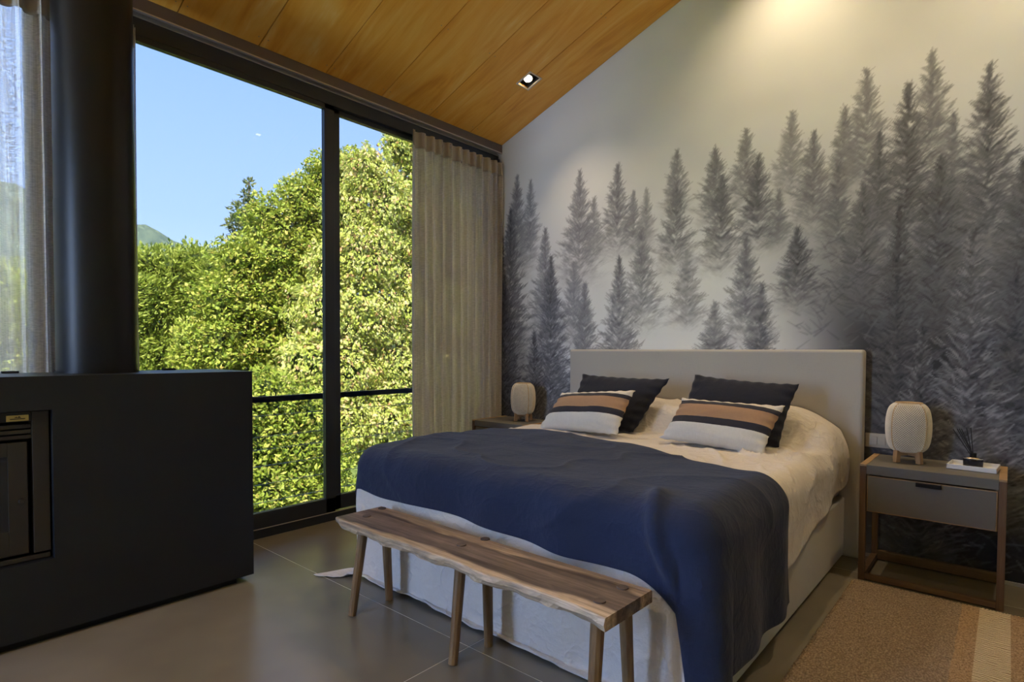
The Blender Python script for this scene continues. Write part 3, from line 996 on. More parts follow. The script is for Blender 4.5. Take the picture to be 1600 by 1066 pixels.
# bedspread
def bedspread():
    nu, nv = 300, 290
    u = np.linspace(0, 1, nu)[:, None]
    v = np.linspace(0, 1, nv)[None, :]
    y = -0.118 + v * (YF - 0.655 + 0.118)
    yr = np.array([-0.1, -0.5, -1.0, -1.45, -1.9, -2.2, -2.9])[::-1]
    dr = np.array([0.16, 0.23, 0.30, 0.35, 0.40, 0.41, 0.36])[::-1]
    drop_r = np.interp(y, yr, dr)
    x0 = CXL - 0.46 - 0.0 * y
    x = x0 + u * (XR + drop_r - x0)
    x, y = np.broadcast_arrays(x, y)
    P = drape(x, y, 0.670, 0.0, 0.012, 0.07)
    N = normals(P)
    if N[150, 100, 2] < 0:
        N = -N
    side = sstep(0.58, 0.45, P[..., 2])
    # vertical folds on the hanging sides, soft lumps on top, deep creases by the cushions
    fold = 0.010 * np.sin(13 * x + 3 * np.sin(2.1 * x)) * sstep(YF + .1, YF - .25, y) + 0.010 * np.sin(15 * y + 2 * np.sin(3 * y)) * sstep(XR - .05, XR + .15, x)
    lump = 0.010 * noise2(x * 3.5, y * 3.5, 21) + 0.005 * noise2(x * 9, y * 7, 22)
    rid = 1 - np.abs(noise2(x * 7 + y * 4, y * 5 - x * 2.5, 23))
    crease = 0.026 * (rid ** 5) * (0.35 + 0.9 * np.exp(-((x - 2.68) / 0.30) ** 2 - ((y + 0.85) / 0.30) ** 2)) * (1 - 0.7 * side)
    under = sstep(-1.05, -1.35, y) * (1 - side)
    d = fold + (lump + crease) * (1 - 0.75 * under) + 0.004
    P = P + N * d[..., None]
    P[..., 2] = np.maximum(P[..., 2], 0.006)
    P[..., 1] = np.minimum(P[..., 1], -0.115)
    o = big_mesh('bedspread', P.reshape(-1, 3), grid_quads(nu, nv), M_SPREAD)
    sd = o.modifiers.new('thick', 'SOLIDIFY')
    sd.thickness = 0.004
    sd.offset = -1
    tag(o, 'crumpled sand coloured linen bedspread hanging over the sides of the bed', 'bedspread')
bedspread()

def navy_throw():
    s_k = np.array([0, .15, .28, .42, .55, .68, .78, .86, .93, 1.0])
    head = np.array([(.46, -1.30), (.90, -1.25), (1.30, -1.06), (1.72, -1.09), (2.10, -1.18), (2.47, -1.35), (2.74, -1.46), (2.96, -1.50), (3.19, -1.45), (3.40, -1.40)])
    foot = np.array([(.50, -2.14), (.93, -2.335), (1.20, -2.365), (1.60, -2.34), (2.05, -2.365), (2.45, -2.385), (2.72, -2.38), (2.90, -2.53), (3.13, -2.72), (3.42, -2.60)])
    nu, nv = 330, 190
    u = np.linspace(0, 1, nu)
    def curve(p):
        from_x = np.interp(u, s_k, p[:, 0])
        from_y = np.interp(u, s_k, p[:, 1])
        k = np.ones(25) / 25
        pad = lambda a: np.convolve(np.concatenate([np.full(12, a[0]) - (a[12:0:-1] - a[0]), a, np.full(12, a[-1]) - (a[-2:-14:-1] - a[-1])]), k, 'valid')
        return pad(from_x), pad(from_y)
    hx, hy = curve(head)
    fx, fy = curve(foot)
    v = np.linspace(0, 1, nv)[None, :]
    x = hx[:, None] * (1 - v) + fx[:, None] * v
    y = hy[:, None] * (1 - v) + fy[:, None] * v
    P = drape(x, y, 0.678, 0.016, 0.03, 0.17)
    N = normals(P)
    if N[150, 60, 2] < 0:
        N = -N
    side = sstep(0.60, 0.45, P[..., 2])
    lump = 0.009 * noise2(x * 3.2 + 5, y * 3.2, 31) + 0.004 * noise2(x * 8, y * 8, 32)
    rid = (1 - np.abs(noise2(x * 3.0 + y * 1.5, y * 3.4 - x * 1.2, 33))) ** 6
    fold = (0.014 * np.sin(10 * x + 2.5 * np.sin(3 * x) + 2 * y) * sstep(YF + .15, YF - .18, y)
            + 0.012 * np.sin(11 * y + 2 * np.sin(4 * y)) * sstep(XR - .05, XR + .25, x))
    # the fold that runs down from the foot corner
    ridge = 0.030 * np.exp(-(((x - 2.74) + 0.45 * (y + 2.2)) / 0.035) ** 2) * sstep(-1.98, -2.14, y) * sstep(-2.47, -2.30, y)
    d = lump + 0.012 * rid * (1 - side) + fold + ridge + 0.012
    P = P + N * d[..., None]
    P[..., 2] = np.maximum(P[..., 2], 0.020)
    o = big_mesh('throw_blanket', P.reshape(-1, 3), grid_quads(nu, nv), M_THROW)
    sd = o.modifiers.new('thick', 'SOLIDIFY')
    sd.thickness = 0.004
    sd.offset = -1
    tag(o, 'navy blue linen throw draped across the foot of the bed', 'throw')
navy_throw()

# cushions
def cushion(name, w, h, th, mat, bl, br, tl, tr, label, cat, seed, lift=0.0):
    """a soft cushion hung between its four corner points (world), local x across, local z up"""
    bl, br, tl, tr = map(Vector, (bl, br, tl, tr))
    c = (bl + br + tl + tr) / 4
    ex = ((br - bl) + (tr - tl)).normalized()
    ez = ((tl - bl) + (tr - br))
    ey = ez.cross(ex).normalized()
    ez = ex.cross(ey).normalized()
    R3 = Matrix((ex, ey, ez)).transposed()
    n = 41
    a = np.linspace(-1, 1, n)
    U, V = np.meshgrid(a, a, indexing='ij')
    loc = lambda p: np.array(R3.inverted() @ (p - c))
    L = [loc(p) for p in (bl, br, tl, tr)]
    su, sv = (U + 1) / 2, (V + 1) / 2
    base = (np.multiply.outer((1 - su) * (1 - sv), L[0]) + np.multiply.outer(su * (1 - sv), L[1])
            + np.multiply.outer((1 - su) * sv, L[2]) + np.multiply.outer(su * sv, L[3]))
    pin = 0.045
    base[..., 0] *= 1 - pin * (1 - V ** 2) * np.abs(U) ** 3
    base[..., 2] *= 1 - 1.3 * pin * (1 - U ** 2) * np.abs(V) ** 3
    prof = np.clip((1 - np.abs(U) ** 2.6), 0, 1) ** 0.62 * np.clip((1 - np.abs(V) ** 2.6), 0, 1) ** 0.62
    wr = 1 + 0.10 * noise2(U * 2.3 + seed, V * 2.3, seed) 
    pucker = 0.006 * np.sin(U * 26 + seed) * np.abs(V) ** 6 + 0.006 * np.sin(V * 20 + seed) * np.abs(U) ** 6
    verts = []
    for sgn in (-1, 1):
        P = base.copy()
        P[..., 1] += sgn * (th / 2 * prof * wr + 0.0015) + pucker
        verts.append(P.reshape(-1, 3))
    q = grid_quads(n, n)
    edge = [(i * n) for i in range(n)] + [(n - 1) * n + k for k in range(1, n)] + [i * n + n - 1 for i in range(n - 2, -1, -1)] + [k for k in range(n - 2, 0, -1)]
    N2 = n * n
    strip = [(edge[k], edge[(k + 1) % len(edge)], N2 + edge[(k + 1) % len(edge)], N2 + edge[k]) for k in range(len(edge))]
    quads = np.concatenate([q, q[:, ::-1] + N2, np.array(strip)[:, ::-1]])
    o = big_mesh(name, np.concatenate(verts), quads, mat)
    bm = bmesh.new()
    bm.from_mesh(o.data)
    bmesh.ops.recalc_face_normals(bm, faces=bm.faces)
    bm.to_mesh(o.data)
    bm.free()
    o.matrix_world = Matrix.Translation(c + Vector((0, 0, lift))) @ R3.to_4x4()
    tag(o, label, cat)
    return o
def H(px, py, y):
    p = hit(px, py, 1, y)
    return (float(p[0]), float(p[1]), float(p[2]))
cushion('scatter_cushion', .64, .44, .15, M_NAVYPILLOW, H(1048, 694, -.63), H(1217, 704, -.62), H(1086, 590, -.44), H(1249, 606, -.42),
        'plain navy cushion propped behind the striped cushion nearer the rug', 'cushion', 3, 0.018)
cushion('scatter_cushion', .64, .44, .15, M_NAVYPILLOW, H(880, 672, -.60), H(990, 679, -.64), H(911, 588, -.42), H(1047, 596, -.42),
        'plain navy cushion propped behind the striped cushion nearer the curtain', 'cushion', 4, 0.014)
cushion('lumbar_cushion', .57, .34, .15, M_STRIPE, H(1031, 689, -.83), H(1192, 717, -.90), H(1067, 626, -.70), H(1227, 639, -.72),
        'striped cream, navy and tan cushion leaning on the navy cushion nearer the rug', 'cushion', 5, 0.014)
cushion('lumbar_cushion', .57, .34, .15, M_STRIPE, H(840, 671, -.84), H(964, 680, -.88), H(879, 614, -.70), H(992, 610, -.70),
        'striped cream, navy and tan cushion leaning on the navy cushion nearer the curtain', 'cushion', 6)

# ------------------------------------------------------------------ bench
BZ = 0.44
bench = empty('bench', (2.02, -2.41, 0), (0, 0, 0), 'rustic live-edge wooden bench with six round legs at the bed foot', 'bench')
def bench_mat():
    m = Mat('live_edge_walnut')
    tc = m.n('TexCoord')
    sp = m.n('SeparateXYZ')
    m.l(tc.outputs['Object'], sp.inputs[0])
    wob = m.noise(m.coords((2.2, 2.2, 2.2)), 1.0, 3, 0.5, 0.3)
    yv = m.math('ADD', sp.outputs['Y'], m.math('MULTIPLY', m.math('SUBTRACT', wob, 0.5), 0.16))
    f = m.math('MULTIPLY_ADD', yv, 1 / 0.30, 0.5)
    band = m.ramp(f, [(0.0, (0.42, 0.335, 0.24)), (0.17, (0.38, 0.30, 0.215)), (0.225, (0.085, 0.062, 0.05)), (0.5, (0.15, 0.112, 0.088)), (0.70, (0.10, 0.074, 0.058)), (0.76, (0.36, 0.27, 0.185)), (1.0, (0.33, 0.245, 0.165))])
    g = m.noise(m.coords((2.0, 46, 46)), 1.0, 4, 0.65, 0.8)
    kn = m.noise(m.coords((3, 11, 11)), 1.0, 3, 0.6, 2.5)
    c = m.mix(1.0, band, m.ramp(g, [(0.28, (0.50, 0.48, 0.47)), (0.5, (1.05, 1.04, 1.04)), (0.72, (1.75, 1.75, 1.8))]), 'MULTIPLY')
    c = m.mix(0.5, c, m.ramp(kn, [(0.35, (0.30, 0.28, 0.27)), (0.55, (0.5, 0.5, 0.5)), (0.75, (0.66, 0.66, 0.66))]), 'OVERLAY')
    return m.pbr(c, 0.5, 0, 0.35, m.bump(g, 0.18, 0.003))
M_BENCH = bench_mat()
M_TENON = plain('dark_end_grain', (0.10, 0.075, 0.06), 0.6, 0, 0.3, 0.35)
FLc, BLc, FRc, BRc = [np.array(p) for p in ((1.272, -2.516), (1.277, -2.257), (2.762, -2.564), (2.770, -2.286))]
seat = bmesh.new()
N = 60
front, back = [], []
for k in range(N + 1):
    t = k / N
    f = FLc * (1 - t) + FRc * t
    bk = BLc * (1 - t) + BRc * t
    # the live edge swells and dips along the front
    wv = 0.012 * math.sin(6.0 * t + 0.5) + 0.016 * math.exp(-((t - 0.66) / 0.10) ** 2) - 0.020 * math.exp(-((t - 0.88) / 0.07) ** 2) * 0.6 + 0.004 * math.sin(31 * t)
    front.append((f[0] - 2.02, f[1] - wv * (1 if 0.02 < t < 0.98 else 0.4) + 2.41))
    back.append((bk[0] - 2.02, bk[1] + 0.003 * math.sin(9 * t) + 2.41))
vt = []
for (fx_, fy_), (bx_, by_) in zip(front, back):
    rows = [(fx_, fy_ + 0.012 + 0.006 * math.sin(23 * fx_) + .004 * math.sin(57 * fx_), BZ - 0.042), (fx_, fy_ - 0.002 + .004 * math.sin(40 * fx_), BZ - 0.020), (fx_, fy_, BZ - 0.004), (fx_, fy_ + 0.004, BZ),
            (bx_, by_ - 0.004, BZ), (bx_, by_, BZ - 0.004), (bx_, by_, BZ - 0.040), (bx_, by_ - .003, BZ - 0.042)]
    vt.append([seat.verts.new(p) for p in rows])
for k in range(N):
    for j in range(8):
        seat.faces.new((vt[k][j], vt[k][(j + 1) % 8], vt[k + 1][(j + 1) % 8], vt[k + 1][j]))
seat.faces.new(vt[0])
seat.faces.new(list(reversed(vt[N])))
bmesh.ops.recalc_face_normals(seat, faces=seat.faces)
me = bpy.data.meshes.new('seat')
seat.to_mesh(me)
seat.free()
me.materials.append(M_BENCH)
seat_o = link(bpy.data.objects.new('seat', me), bench)
tops = [hit(x, y, 2, BZ) for x, y in ((573, 807), (597, 795), (721, 852), (758, 843), (937, 940), (973, 919))]
feet = [(1.379, -2.501), (1.374, -2.287), (2.028, -2.478), (2.036, -2.283), (2.69, -2.52), (2.70, -2.30)]
for tp, ft in zip(tops, feet):
    p0 = (ft[0] - 2.02, ft[1] + 2.41, 0.0)
    p1 = (0.55 * tp[0] + 0.45 * ft[0] - 2.02, 0.8 * tp[1] + 0.2 * ft[1] + 2.41, BZ - 0.035)
    MB().tube(p0, p1, 0.019, 0.024, 10).build('leg', M_LEG, bench, 0.002)
    MB().tube((tp[0] - 2.02, tp[1] + 2.41, BZ - 0.002), (tp[0] - 2.02, tp[1] + 2.41, BZ + 0.004), 0.0205, 0.019, 14).build('leg_tenon', M_TENON, seat_o)

# ------------------------------------------------------------------ bedside tables
def bedside_table(x0, label):
    w, d, h = 0.598, 0.430, 0.625
    root = empty('bedside_table', (x0 + w / 2, -0.018 - d / 2, 0), (0, 0, 0), label, 'bedside table')
    hw, hd, t = w / 2, d / 2, 0.030
    for s in (-1, 1):
        xa, xb = (-hw, -hw + t) if s < 0 else (hw - t, hw)
        MB().box(xa, xb, -hd, -hd + t, 0.0, h - 0.010).build('leg', M_TABLEWOOD, root, 0.002)
        MB().box(xa, xb, hd - t, hd, 0.0, h - 0.010).build('leg', M_TABLEWOOD, root, 0.002)
        MB().box(xa, xb, -hd, hd, h - 0.010, h).build('side_cap', M_EDGE, root, 0.001)
        MB().box(xa, xb, -hd + t, hd - t, 0.008, 0.038).build('side_runner', M_TABLEWOODX, root, 0.001)
    MB().box(-hw + t, hw - t, -hd + 0.002, -hd + t - .004, 0.008, 0.038).build('front_rail', M_TABLEWOODX, root, 0.002)
    MB().box(-hw + t, hw - t, hd - t, hd - .004, 0.008, 0.060).build('back_rail', M_TABLEWOODX, root, 0.002)
    MB().box(-hw + t, hw - t, -hd, hd, h - 0.052, h - 0.002).build('top_slab', M_GREY, root, 0.0015)
    body = MB()
    body.box(-hw + t, -hw + t + .012, -hd + .022, hd - .01, 0.378, h - 0.052)
    body.box(hw - t - .012, hw - t, -hd + .022, hd - .01, 0.378, h - 0.052)
    body.box(-hw + t, hw - t, -hd + .022, hd - .01, 0.372, 0.384)
    body.box(-hw + t, hw - t, hd - .02, hd - .01, 0.378, h - 0.052)
    body.build('carcass', M_EDGE, root)
    dr = MB().box(-hw + t + .004, hw - t - .004, -hd + 0.006, -hd + 0.022, 0.374, h - 0.060).build('drawer', M_EDGE, root)
    MB().box(-hw + t + .008, hw - t - .008, -hd + 0.003, -hd + 0.0065, 0.379, h - 0.064).build('drawer_face', M_GREY, dr, 0.001)
    MB().box(-0.052, 0.052, -hd - 0.014, -hd + .004, h - 0.083, h - 0.063).build('pull_tab', M_SLOT, dr, 0.002)
    return root
bedside_table(3.044, 'grey topped walnut framed bedside table with white tray, beside the rug')
bedside_table(0.120, 'grey topped walnut framed bedside table in the corner beside the curtain')

# ------------------------------------------------------------------ rattan lamps
def table_lamp(x, y, rz, label):
    root = empty('table_lamp', (x, y, 0.625), (0, 0, rz), label, 'lamp')
    z0, z1, R = 0.058, 0.322, 0.104
    def surf(a, v):
        """barrel made of four curved woven panels meeting in soft vertical edges"""
        s = 2 * v - 1
        r = R * (1 - 0.20 * np.abs(s) ** 2.2 - 0.22 * np.abs(s) ** 9)
        sq = 1.0 / (np.abs(np.cos(a)) ** 2.9 + np.abs(np.sin(a)) ** 2.9) ** (1 / 2.9)
        r = r * (0.84 + 0.16 * sq * 1.0)
        return np.stack([r * np.cos(a), r * np.sin(a), z0 + (z1 - z0) * v], -1)
    NA, NV = 52, 44
    vs, fs = [], []
    for k in range(NV + 1):
        off = 0.5 * (k % 2)
        a = 2 * np.pi * (np.arange(NA) + off) / NA
        vs += [tuple(p) for p in surf(a, np.full(NA, k / NV))]
    for k in range(1, NV):
        for i in range(NA):
            if k % 2 == 1:
                l, r_ = k * NA + (i - 1) % NA, k * NA + i
            else:
                l, r_ = k * NA + i, k * NA + (i + 1) % NA
            if k % 2 == 1:
                b_, t_ = (k - 1) * NA + i, (k + 1) * NA + i
            else:
                b_, t_ = (k - 1) * NA + i, (k + 1) * NA + i
            fs.append((b_, r_, t_, l))
    sh = mesh_obj('shade', vs, fs, M_RATTAN, root)
    wf = sh.modifiers.new('weave', 'WIREFRAME')
    wf.thickness = 0.0050
    wf.use_even_offset = False
    # liner in a dulled tone, standing for the shade seen between strands
    n = 48
    a = np.linspace(0, 2 * np.pi, n, endpoint=False)
    lv = np.concatenate([surf(a, np.full(n, v)) * np.array([0.955, 0.955, 1]) for v in np.linspace(0.03, 0.97, 14)])
    lf = [(k * n + i, k * n + (i + 1) % n, (k + 1) * n + (i + 1) % n, (k + 1) * n + i) for k in range(13) for i in range(n)]
    mesh_obj('shade_liner', lv, lf, M_SHADELINER, root, True)
    # seams along the four edges and a hoop at top and bottom
    for q in range(4):
        a0 = math.pi / 4 + q * math.pi / 2
        mb = MB()
        vv = np.linspace(0.01, 0.99, 17)
        pts = surf(np.full(17, a0), vv) * np.array([1.012, 1.012, 1])
        for p, p2 in zip(pts[:-1], pts[1:]):
            mb.tube(p, p2, 0.0036, n=6)
        mb.build('seam', M_RATTANRIM, root)
    for v in (0.0, 1.0):
        mb = MB()
        ring = surf(np.linspace(0, 2 * np.pi, 40, endpoint=False), np.full(40, v))
        for i in range(40):
            mb.tube(ring[i], ring[(i + 1) % 40], 0.0042, n=6)
        mb.build('hoop', M_RATTANRIM, root)
    MB().lathe([(0.001, z1 - 0.012), (0.058, z1 - 0.012), (0.058, z1 - 0.006), (0.001, z1 - 0.006)], 28).build('top_disc', M_RATTANRIM, root)
    for q in range(4):
        a0 = math.pi / 4 + q * math.pi / 2
        c, s = math.cos(a0), math.sin(a0)
        mb = MB()
        p = [(0.058, 0.0), (0.086, 0.0), (0.080, 0.066), (0.056, 0.066)]
        hw = 0.011
        vs = []
        for side in (-hw, hw):
            for rr, zz in p:
                vs.append((rr * c - side * s, rr * s + side * c, zz))
        mb.add(vs, [(0, 1, 2, 3), (7, 6, 5, 4), (0, 4, 5, 1), (1, 5, 6, 2), (2, 6, 7, 3), (3, 7, 4, 0)])
        mb.build('leg', M_LAMPWOOD, root, 0.0015)
    for q in range(2):
        a0 = math.pi / 4 + q * math.pi / 2
        c, s = math.cos(a0), math.sin(a0)
        mb = MB()
        vs = []
        for (l, wd, z) in [(l, wd, z) for l in (-0.062, 0.062) for wd in (-0.009, 0.009) for z in (0.036 + .001 * q, 0.056 + .001 * q)]:
            vs.append((l * c - wd * s, l * s + wd * c, z))
        mb.add(vs, [(0, 1, 3, 2), (4, 6, 7, 5), (0, 4, 5, 1), (2, 3, 7, 6), (0, 2, 6, 4), (1, 5, 7, 3)])
        mb.build('cross_bar', M_LAMPWOOD, root)
lampR = hit(1421, 722, 2, 0.625)
table_lamp(3.228, -0.205, math.radians(8), 'woven rattan table lamp on wooden legs next to the white tray')
table_lamp(0.495, -0.205, math.radians(20), 'woven rattan table lamp on wooden legs on the corner table by the curtain')

# tray and reed diffuser
ty = -0.20
tray = empty('tray', (3.508, ty, 0.625), (0, 0, math.radians(-4)), 'small white rectangular tray holding the reed diffuser', 'tray')
MB().box(-.098, .098, -.085, .085, 0.0, 0.006).build('tray_base', M_WHITE, tray, 0.002)
for (x0, x1, y0, y1) in ((-.100, .100, -.088, -.083), (-.100, .100, .083, .088), (-.100, -.095, -.088, .088), (.095, .100, -.088, .088)):
    MB().box(x0, x1, y0, y1, 0.0, 0.024).build('tray_rim', M_WHITE, tray, 0.0015)
df = empty('reed_diffuser', (3.506, ty + 0.012, 0.6315), (0, 0, 0), 'dark oval reed diffuser bottle with black reeds on the white tray', 'diffuser')
MB().lathe([(0.036, 0.0), (0.041, 0.004), (0.042, 0.036), (0.038, 0.046), (0.016, 0.052)], 32, sy=0.72).build('bottle', M_INK, df, 0.001)
MB().lathe([(0.041, 0.042), (0.042, 0.046), (0.036, 0.051), (0.016, 0.053)], 32, sy=0.73).build('shoulder', M_CHROME, df)
MB().lathe([(0.014, 0.050), (0.014, 0.072), (0.010, 0.072)], 20).build('neck', M_SLOT, df)
for k, (dx, dy) in enumerate(((-.085, .0), (-.070, .02), (-.050, -.02), (-.030, .01), (-.012, -.01), (-.060, .0))):
    MB().tube((0.004 * (k % 3 - 1), 0.003 * (k % 2), 0.05), (dx, dy, 0.205 - 0.2 * abs(dx)), 0.0021, n=6).build('reed', M_REED, df)

# switch plate beside the headboard
sw = empty('light_switch', (3.10, -0.001, 0.700), (0, 0, 0), 'champagne coloured wall switch plate between headboard and lamp', 'switch')
MB().box(-.105, .105, -.009, 0, -.042, .042).build('plate', M_PLATE, sw, 0.003)
for k in range(4):
    MB().box(-.084 + k * .042, -.044 + k * .042, -.013, -.008, -.024, .024).build('rocker', M_PLATE, sw, 0.0015)

# ------------------------------------------------------------------ rug
def rug_mat():
    m = Mat('jute_rug')
    tc = m.n('TexCoord')
    sp = m.n('SeparateXYZ')
    m.l(tc.outputs['Object'], sp.inputs[0])
    X, Y = sp.outputs['X'], sp.outputs['Y']
    spk = m.noise(m.coords((150, 90, 60)), 1.0, 3, 0.6)
    base = m.ramp(spk, [(0.30, (0.13, 0.092, 0.062)), (0.5, (0.26, 0.19, 0.135)), (0.70, (0.42, 0.33, 0.24))])
    tan = m.ramp(spk, [(0.30, (0.20, 0.125, 0.068)), (0.5, (0.36, 0.24, 0.14)), (0.70, (0.52, 0.38, 0.25))])
    wob = m.math('MULTIPLY', m.math('SUBTRACT', m.noise(m.coords((8, 8, 8)), 1, 2), 0.5), 0.012)
    xx = m.math('ADD', X, wob)
    is_tan = m.math('GREATER_THAN', xx, 0.455)
    c = m.mix(is_tan, base, tan)
    rib = m.math('SINE', m.math('MULTIPLY', Y, 2 * math.pi / 0.0145))
    dash = m.noise(m.coords((60, 200, 1)), 1.0, 2)
    riv = m.math('ADD', rib, m.math('MULTIPLY', dash, 0.8))
    iv = m.ramp(m.math('MULTIPLY_ADD', riv, 0.35, 0.4), [(0.25, (0.26, 0.17, 0.10)), (0.5, (0.72, 0.63, 0.47))])
    is_iv = m.math('MULTIPLY', m.math('GREATER_THAN', X, 0.520), m.math('LESS_THAN', X, 0.630))
    c = m.mix(is_iv, c, iv)
    h = m.math('ADD', spk, m.math('MULTIPLY', m.math('MULTIPLY', rib, is_iv), 0.25))
    return m.pbr(c, 0.95, 0, 0.1, m.bump(h, 0.9, 0.012), 0.1)
M_RUG = rug_mat()
def rug():
    x0, x1, y0, y1 = 3.036, 4.35, -2.95, -0.50
    nu, nv = 150, 260
    u = np.linspace(0, 1, nu)[:, None]
    v = np.linspace(0, 1, nv)[None, :]
    X = (x1 - x0) * u + 0 * v
    Y = (y1 - y0) * v + 0 * u - (y1 - y0)
    X = X + 0.004 * noise2(Y * 30, X * 0 + 1, 5) * (u < 0.01)
    Y = Y + 0.004 * noise2(X * 30, Y * 0 + 3, 6) * (v > 0.99)
    Z = 0.013 + 0.0025 * noise2(X * 60, Y * 60, 8)
    Z = np.where((u == 0) | (u == 1) | (v == 0) | (v == 1), 0.002, Z)
    root = empty('rug', (x0, y1, 0), (0, 0, 0), 'woven brown jute rug with tan band and ribbed ivory stripe on the floor', 'rug')
    big_mesh('rug_weave', np.stack([X, Y, Z], -1).reshape(-1, 3), grid_quads(nu, nv), M_RUG, root)
    mb = MB()
    r = random.Random(3)
    x = 0.0
    while x < x1 - x0:
        rad = r.uniform(0.006, 0.009)
        mb.tube((x, -0.008, 0.008), (x + 0.004, 0.006 + r.uniform(0, .006), 0.007), rad, rad * 0.7, 6)
        x += rad * 1.7
    y = 0.0
    while y > y0 - y1:
        rad = r.uniform(0.006, 0.009)
        mb.tube((0.008, y, 0.008), (-0.004 - r.uniform(0, .005), y, 0.007), rad, rad * 0.7, 6)
        y -= rad * 1.8
    e = mb.build('rug_edge_loops', M_RUG, root, smooth=True)
    e['kind'] = 'stuff'
rug()

# ------------------------------------------------------------------ outside
structure(mesh_obj('ground', [(-90, -60, -9), (-0.7, -60, -3.2), (-0.7, 60, -3.2), (-90, 60, -9)], [(0, 1, 2, 3)], M_GRASS))
def hill():
    nu, nv = 90, 16
    y = np.linspace(-60, 90, nu)[:, None]
    v = np.linspace(0, 1, nv)[None, :]
    p1, p2 = hit(215, 352, 0, -85), hit(350, 396, 0, -85)
    sl = (p2[2] - p1[2]) / (p2[1] - p1[1])
    crest = p1[2] + sl * (y - p1[1])
    crest = np.clip(crest, 2, 40) + 0.7 * noise2(y * 0.5, y * 0, 41) + 0.35 * noise2(y * 1.7, y * 0, 42)
    x = -60 - 25 * v + 0 * y
    z = -7 + (crest + 7) * v ** 0.8
    yy = y + 0 * v
    o = big_mesh('hill', np.stack([x, yy, z], -1).reshape(-1, 3), grid_quads(nu, nv), M_HILL)
    structure(o)
hill()

def make_tree(name, label, X, blobs, leaf, per_m2, mat, seed, droop=0.0, feather=False, trunk=True, core=True):
    """blobs: (pixel x, pixel y, pixel radius, extra depth); the crown is a cloud of real leaves over these lobes"""
    r = np.random.default_rng(seed)
    lobes = []
    for (px, py, pr, dd) in blobs:
        c = hit(px, py, 0, X + dd)
        depth = (c - CAM) @ CW
        lobes.append((c, pr / F_PX * depth))
    cs = np.array([c for c, _ in lobes])
    base = np.array([cs[:, 0].mean(), cs[:, 1].mean(), -3.6 + 0.065 * (cs[:, 0].mean() + .7)])
    root = empty(name, tuple(base), (0, 0, 0), label, 'tree', 'trees outside the window')
    P, D, S = [], [], []
    for c, R in lobes:
        n = int(per_m2 * 4 * math.pi * R * R)
        d = r.normal(size=(n, 3))
        d /= np.linalg.norm(d, axis=1, keepdims=True)
        # lumpy shell
        ph = r.uniform(0, 6.28, 3)
        lump = 1 + 0.24 * np.sin(5 * d[:, 0] + ph[0]) * np.sin(5 * d[:, 1] + ph[1]) + 0.12 * np.sin(9 * d[:, 2] + ph[2])
        rad = R * lump * (1.06 - 0.52 * r.random(n) ** 1.8)
        P.append(c + d * rad[:, None])
        D.append(d)
        S.append(np.full(n, leaf) * r.uniform(0.6, 1.35, n))
    P, D, S = np.concatenate(P), np.concatenate(D), np.concatenate(S)
    n = len(P)
    ax = D * 0.5 + r.normal(size=(n, 3)) * 0.6
    ax[:, 2] -= droop
    if feather:
        ax = D * 0.8 + r.normal(size=(n, 3)) * 0.35
        ax[:, 2] += 0.25
    ax /= np.linalg.norm(ax, axis=1, keepdims=True)
    sd = np.cross(ax, D * 0.7 + np.array([0, 0, 0.7]) + r.normal(size=(n, 3)) * 0.5)
    sd /= np.linalg.norm(sd, axis=1, keepdims=True) + 1e-9
    nm = np.cross(ax, sd)
    wr = 0.20 if feather else 0.30
    v0 = P - ax * S[:, None] * 0.5
    v2 = P + ax * S[:, None] * 0.5
    v1 = P + sd * (S * wr)[:, None] + nm * (S * 0.10)[:, None]
    v3 = P - sd * (S * wr)[:, None] + nm * (S * 0.10)[:, None]
    co = np.stack([v0, v1, v2, v3], 1).reshape(-1, 3) - base
    q = np.arange(n * 4).reshape(n, 4)
    o = big_mesh('foliage', co, q, mat, root, False)
    o['kind'] = 'stuff'
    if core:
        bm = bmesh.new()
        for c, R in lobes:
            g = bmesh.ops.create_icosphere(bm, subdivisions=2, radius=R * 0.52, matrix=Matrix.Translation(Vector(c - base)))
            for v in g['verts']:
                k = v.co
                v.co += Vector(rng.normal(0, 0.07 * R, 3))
        me = bpy.data.meshes.new('crown_shade_core')
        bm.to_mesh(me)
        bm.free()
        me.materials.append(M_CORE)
        io = link(bpy.data.objects.new('crown_shade_core', me), root)
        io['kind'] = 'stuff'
    if trunk:
        top = cs[np.argmax(cs[:, 2])] - base
        mb = MB()
        prev = np.zeros(3)
        for k in range(1, 7):
            t = k / 6
            p = top * t + np.array([0.12 * math.sin(5 * t + seed), 0.12 * math.cos(4 * t + seed), 0]) * (t < 1)
            mb.tube(prev, p, 0.16 * (1 - 0.85 * (k - 1) / 6), 0.16 * (1 - 0.85 * t), 8)
            prev = p
        for c, R in lobes:
            p1 = c - base
            p0 = top * min(0.9, max(0.15, (p1[2] - 0.6 * R) / max(top[2], .1) * 0.8))
            mb.tube(p0, p1, 0.045, 0.012, 6)
        mb.build('trunk', M_BARK, root)
    return root

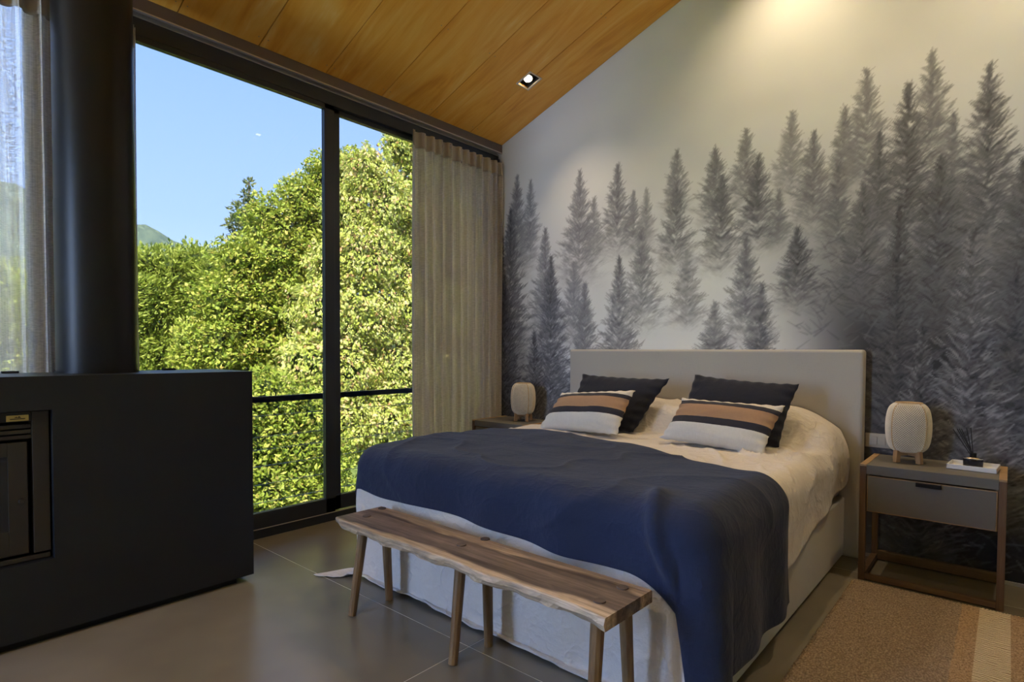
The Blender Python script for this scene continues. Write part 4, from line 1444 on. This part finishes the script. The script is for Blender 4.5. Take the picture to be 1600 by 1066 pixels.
make_tree('feathery_tree', 'dense feathery green tree standing before the hill', -10.5,
          [(232, 410, 26, 0), (262, 420, 34, 0), (305, 412, 34, 0), (240, 470, 46, 0), (300, 470, 46, 0), (332, 430, 26, .5), (235, 540, 55, 0), (300, 540, 55, 0), (180, 460, 60, 0), (130, 520, 80, 0), (60, 500, 80, 0), (0, 520, 80, 0), (180, 600, 80, 0), (270, 620, 70, 0)],
          0.125, 430, M_LEAF_FEATHER, 51, feather=True)
make_tree('conifer', 'slim dusky conifer whose tip rises above the other trees', -12.5,
          [(389, 284, 7, 0), (387, 304, 12, 0), (380, 328, 18, 0), (394, 332, 16, 0), (372, 352, 18, 0), (392, 362, 24, 0), (362, 350, 8, 0), (405, 390, 30, 0), (375, 400, 30, 0)],
          0.15, 150, M_LEAF_DARK, 52, feather=True, core=False)
make_tree('broadleaf_tree', 'yellow-green broadleaf tree in front of the conifer', -8.0,
          [(420, 345, 36, 0), (470, 312, 36, 0), (512, 275, 34, 0), (375, 410, 38, 0), (440, 400, 50, 0), (500, 360, 52, 0), (350, 470, 44, 0), (410, 470, 52, 0), (480, 450, 55, 0), (330, 545, 55, 0), (400, 550, 55, 0), (470, 530, 50, 0), (300, 600, 40, 0), (548, 270, 36, 0)],
          0.092, 720, M_LEAF_MID, 53)
make_tree('autumn_tree', 'tall pale tree with drooping cream and rust tinged leaves by the railing', -5.6,
          [(625, 232, 30, 0), (575, 262, 34, 0), (660, 240, 44, 0), (720, 230, 60, 0), (600, 320, 55, 0), (545, 330, 38, -.4), (670, 320, 60, 0), (520, 420, 40, -.3), (570, 400, 55, 0), (640, 400, 60, 0), (710, 380, 70, 0),
           (500, 490, 46, 0), (560, 490, 58, 0), (630, 490, 60, 0), (700, 490, 70, 0), (480, 570, 46, .2), (540, 580, 58, 0), (610, 580, 60, 0), (680, 590, 66, 0), (590, 660, 60, .2), (650, 670, 60, .2), (540, 660, 50, .3), (720, 640, 60, 0), (620, 740, 60, .4)],
          0.080, 820, M_LEAF_PALE, 54, droop=0.9)
make_tree('leafy_shrub', 'yellow-green shrub growing low behind the railing wires', -4.6,
          [(420, 620, 44, 0), (480, 640, 44, 0), (400, 690, 50, 0), (455, 710, 50, 0), (510, 720, 46, 0), (400, 770, 50, .2), (460, 790, 50, .2), (520, 790, 50, .2), (350, 640, 50, 0), (350, 740, 60, 0), (430, 850, 60, .3), (510, 850, 60, .3)],
          0.078, 700, M_LEAF_MID, 55, trunk=False)
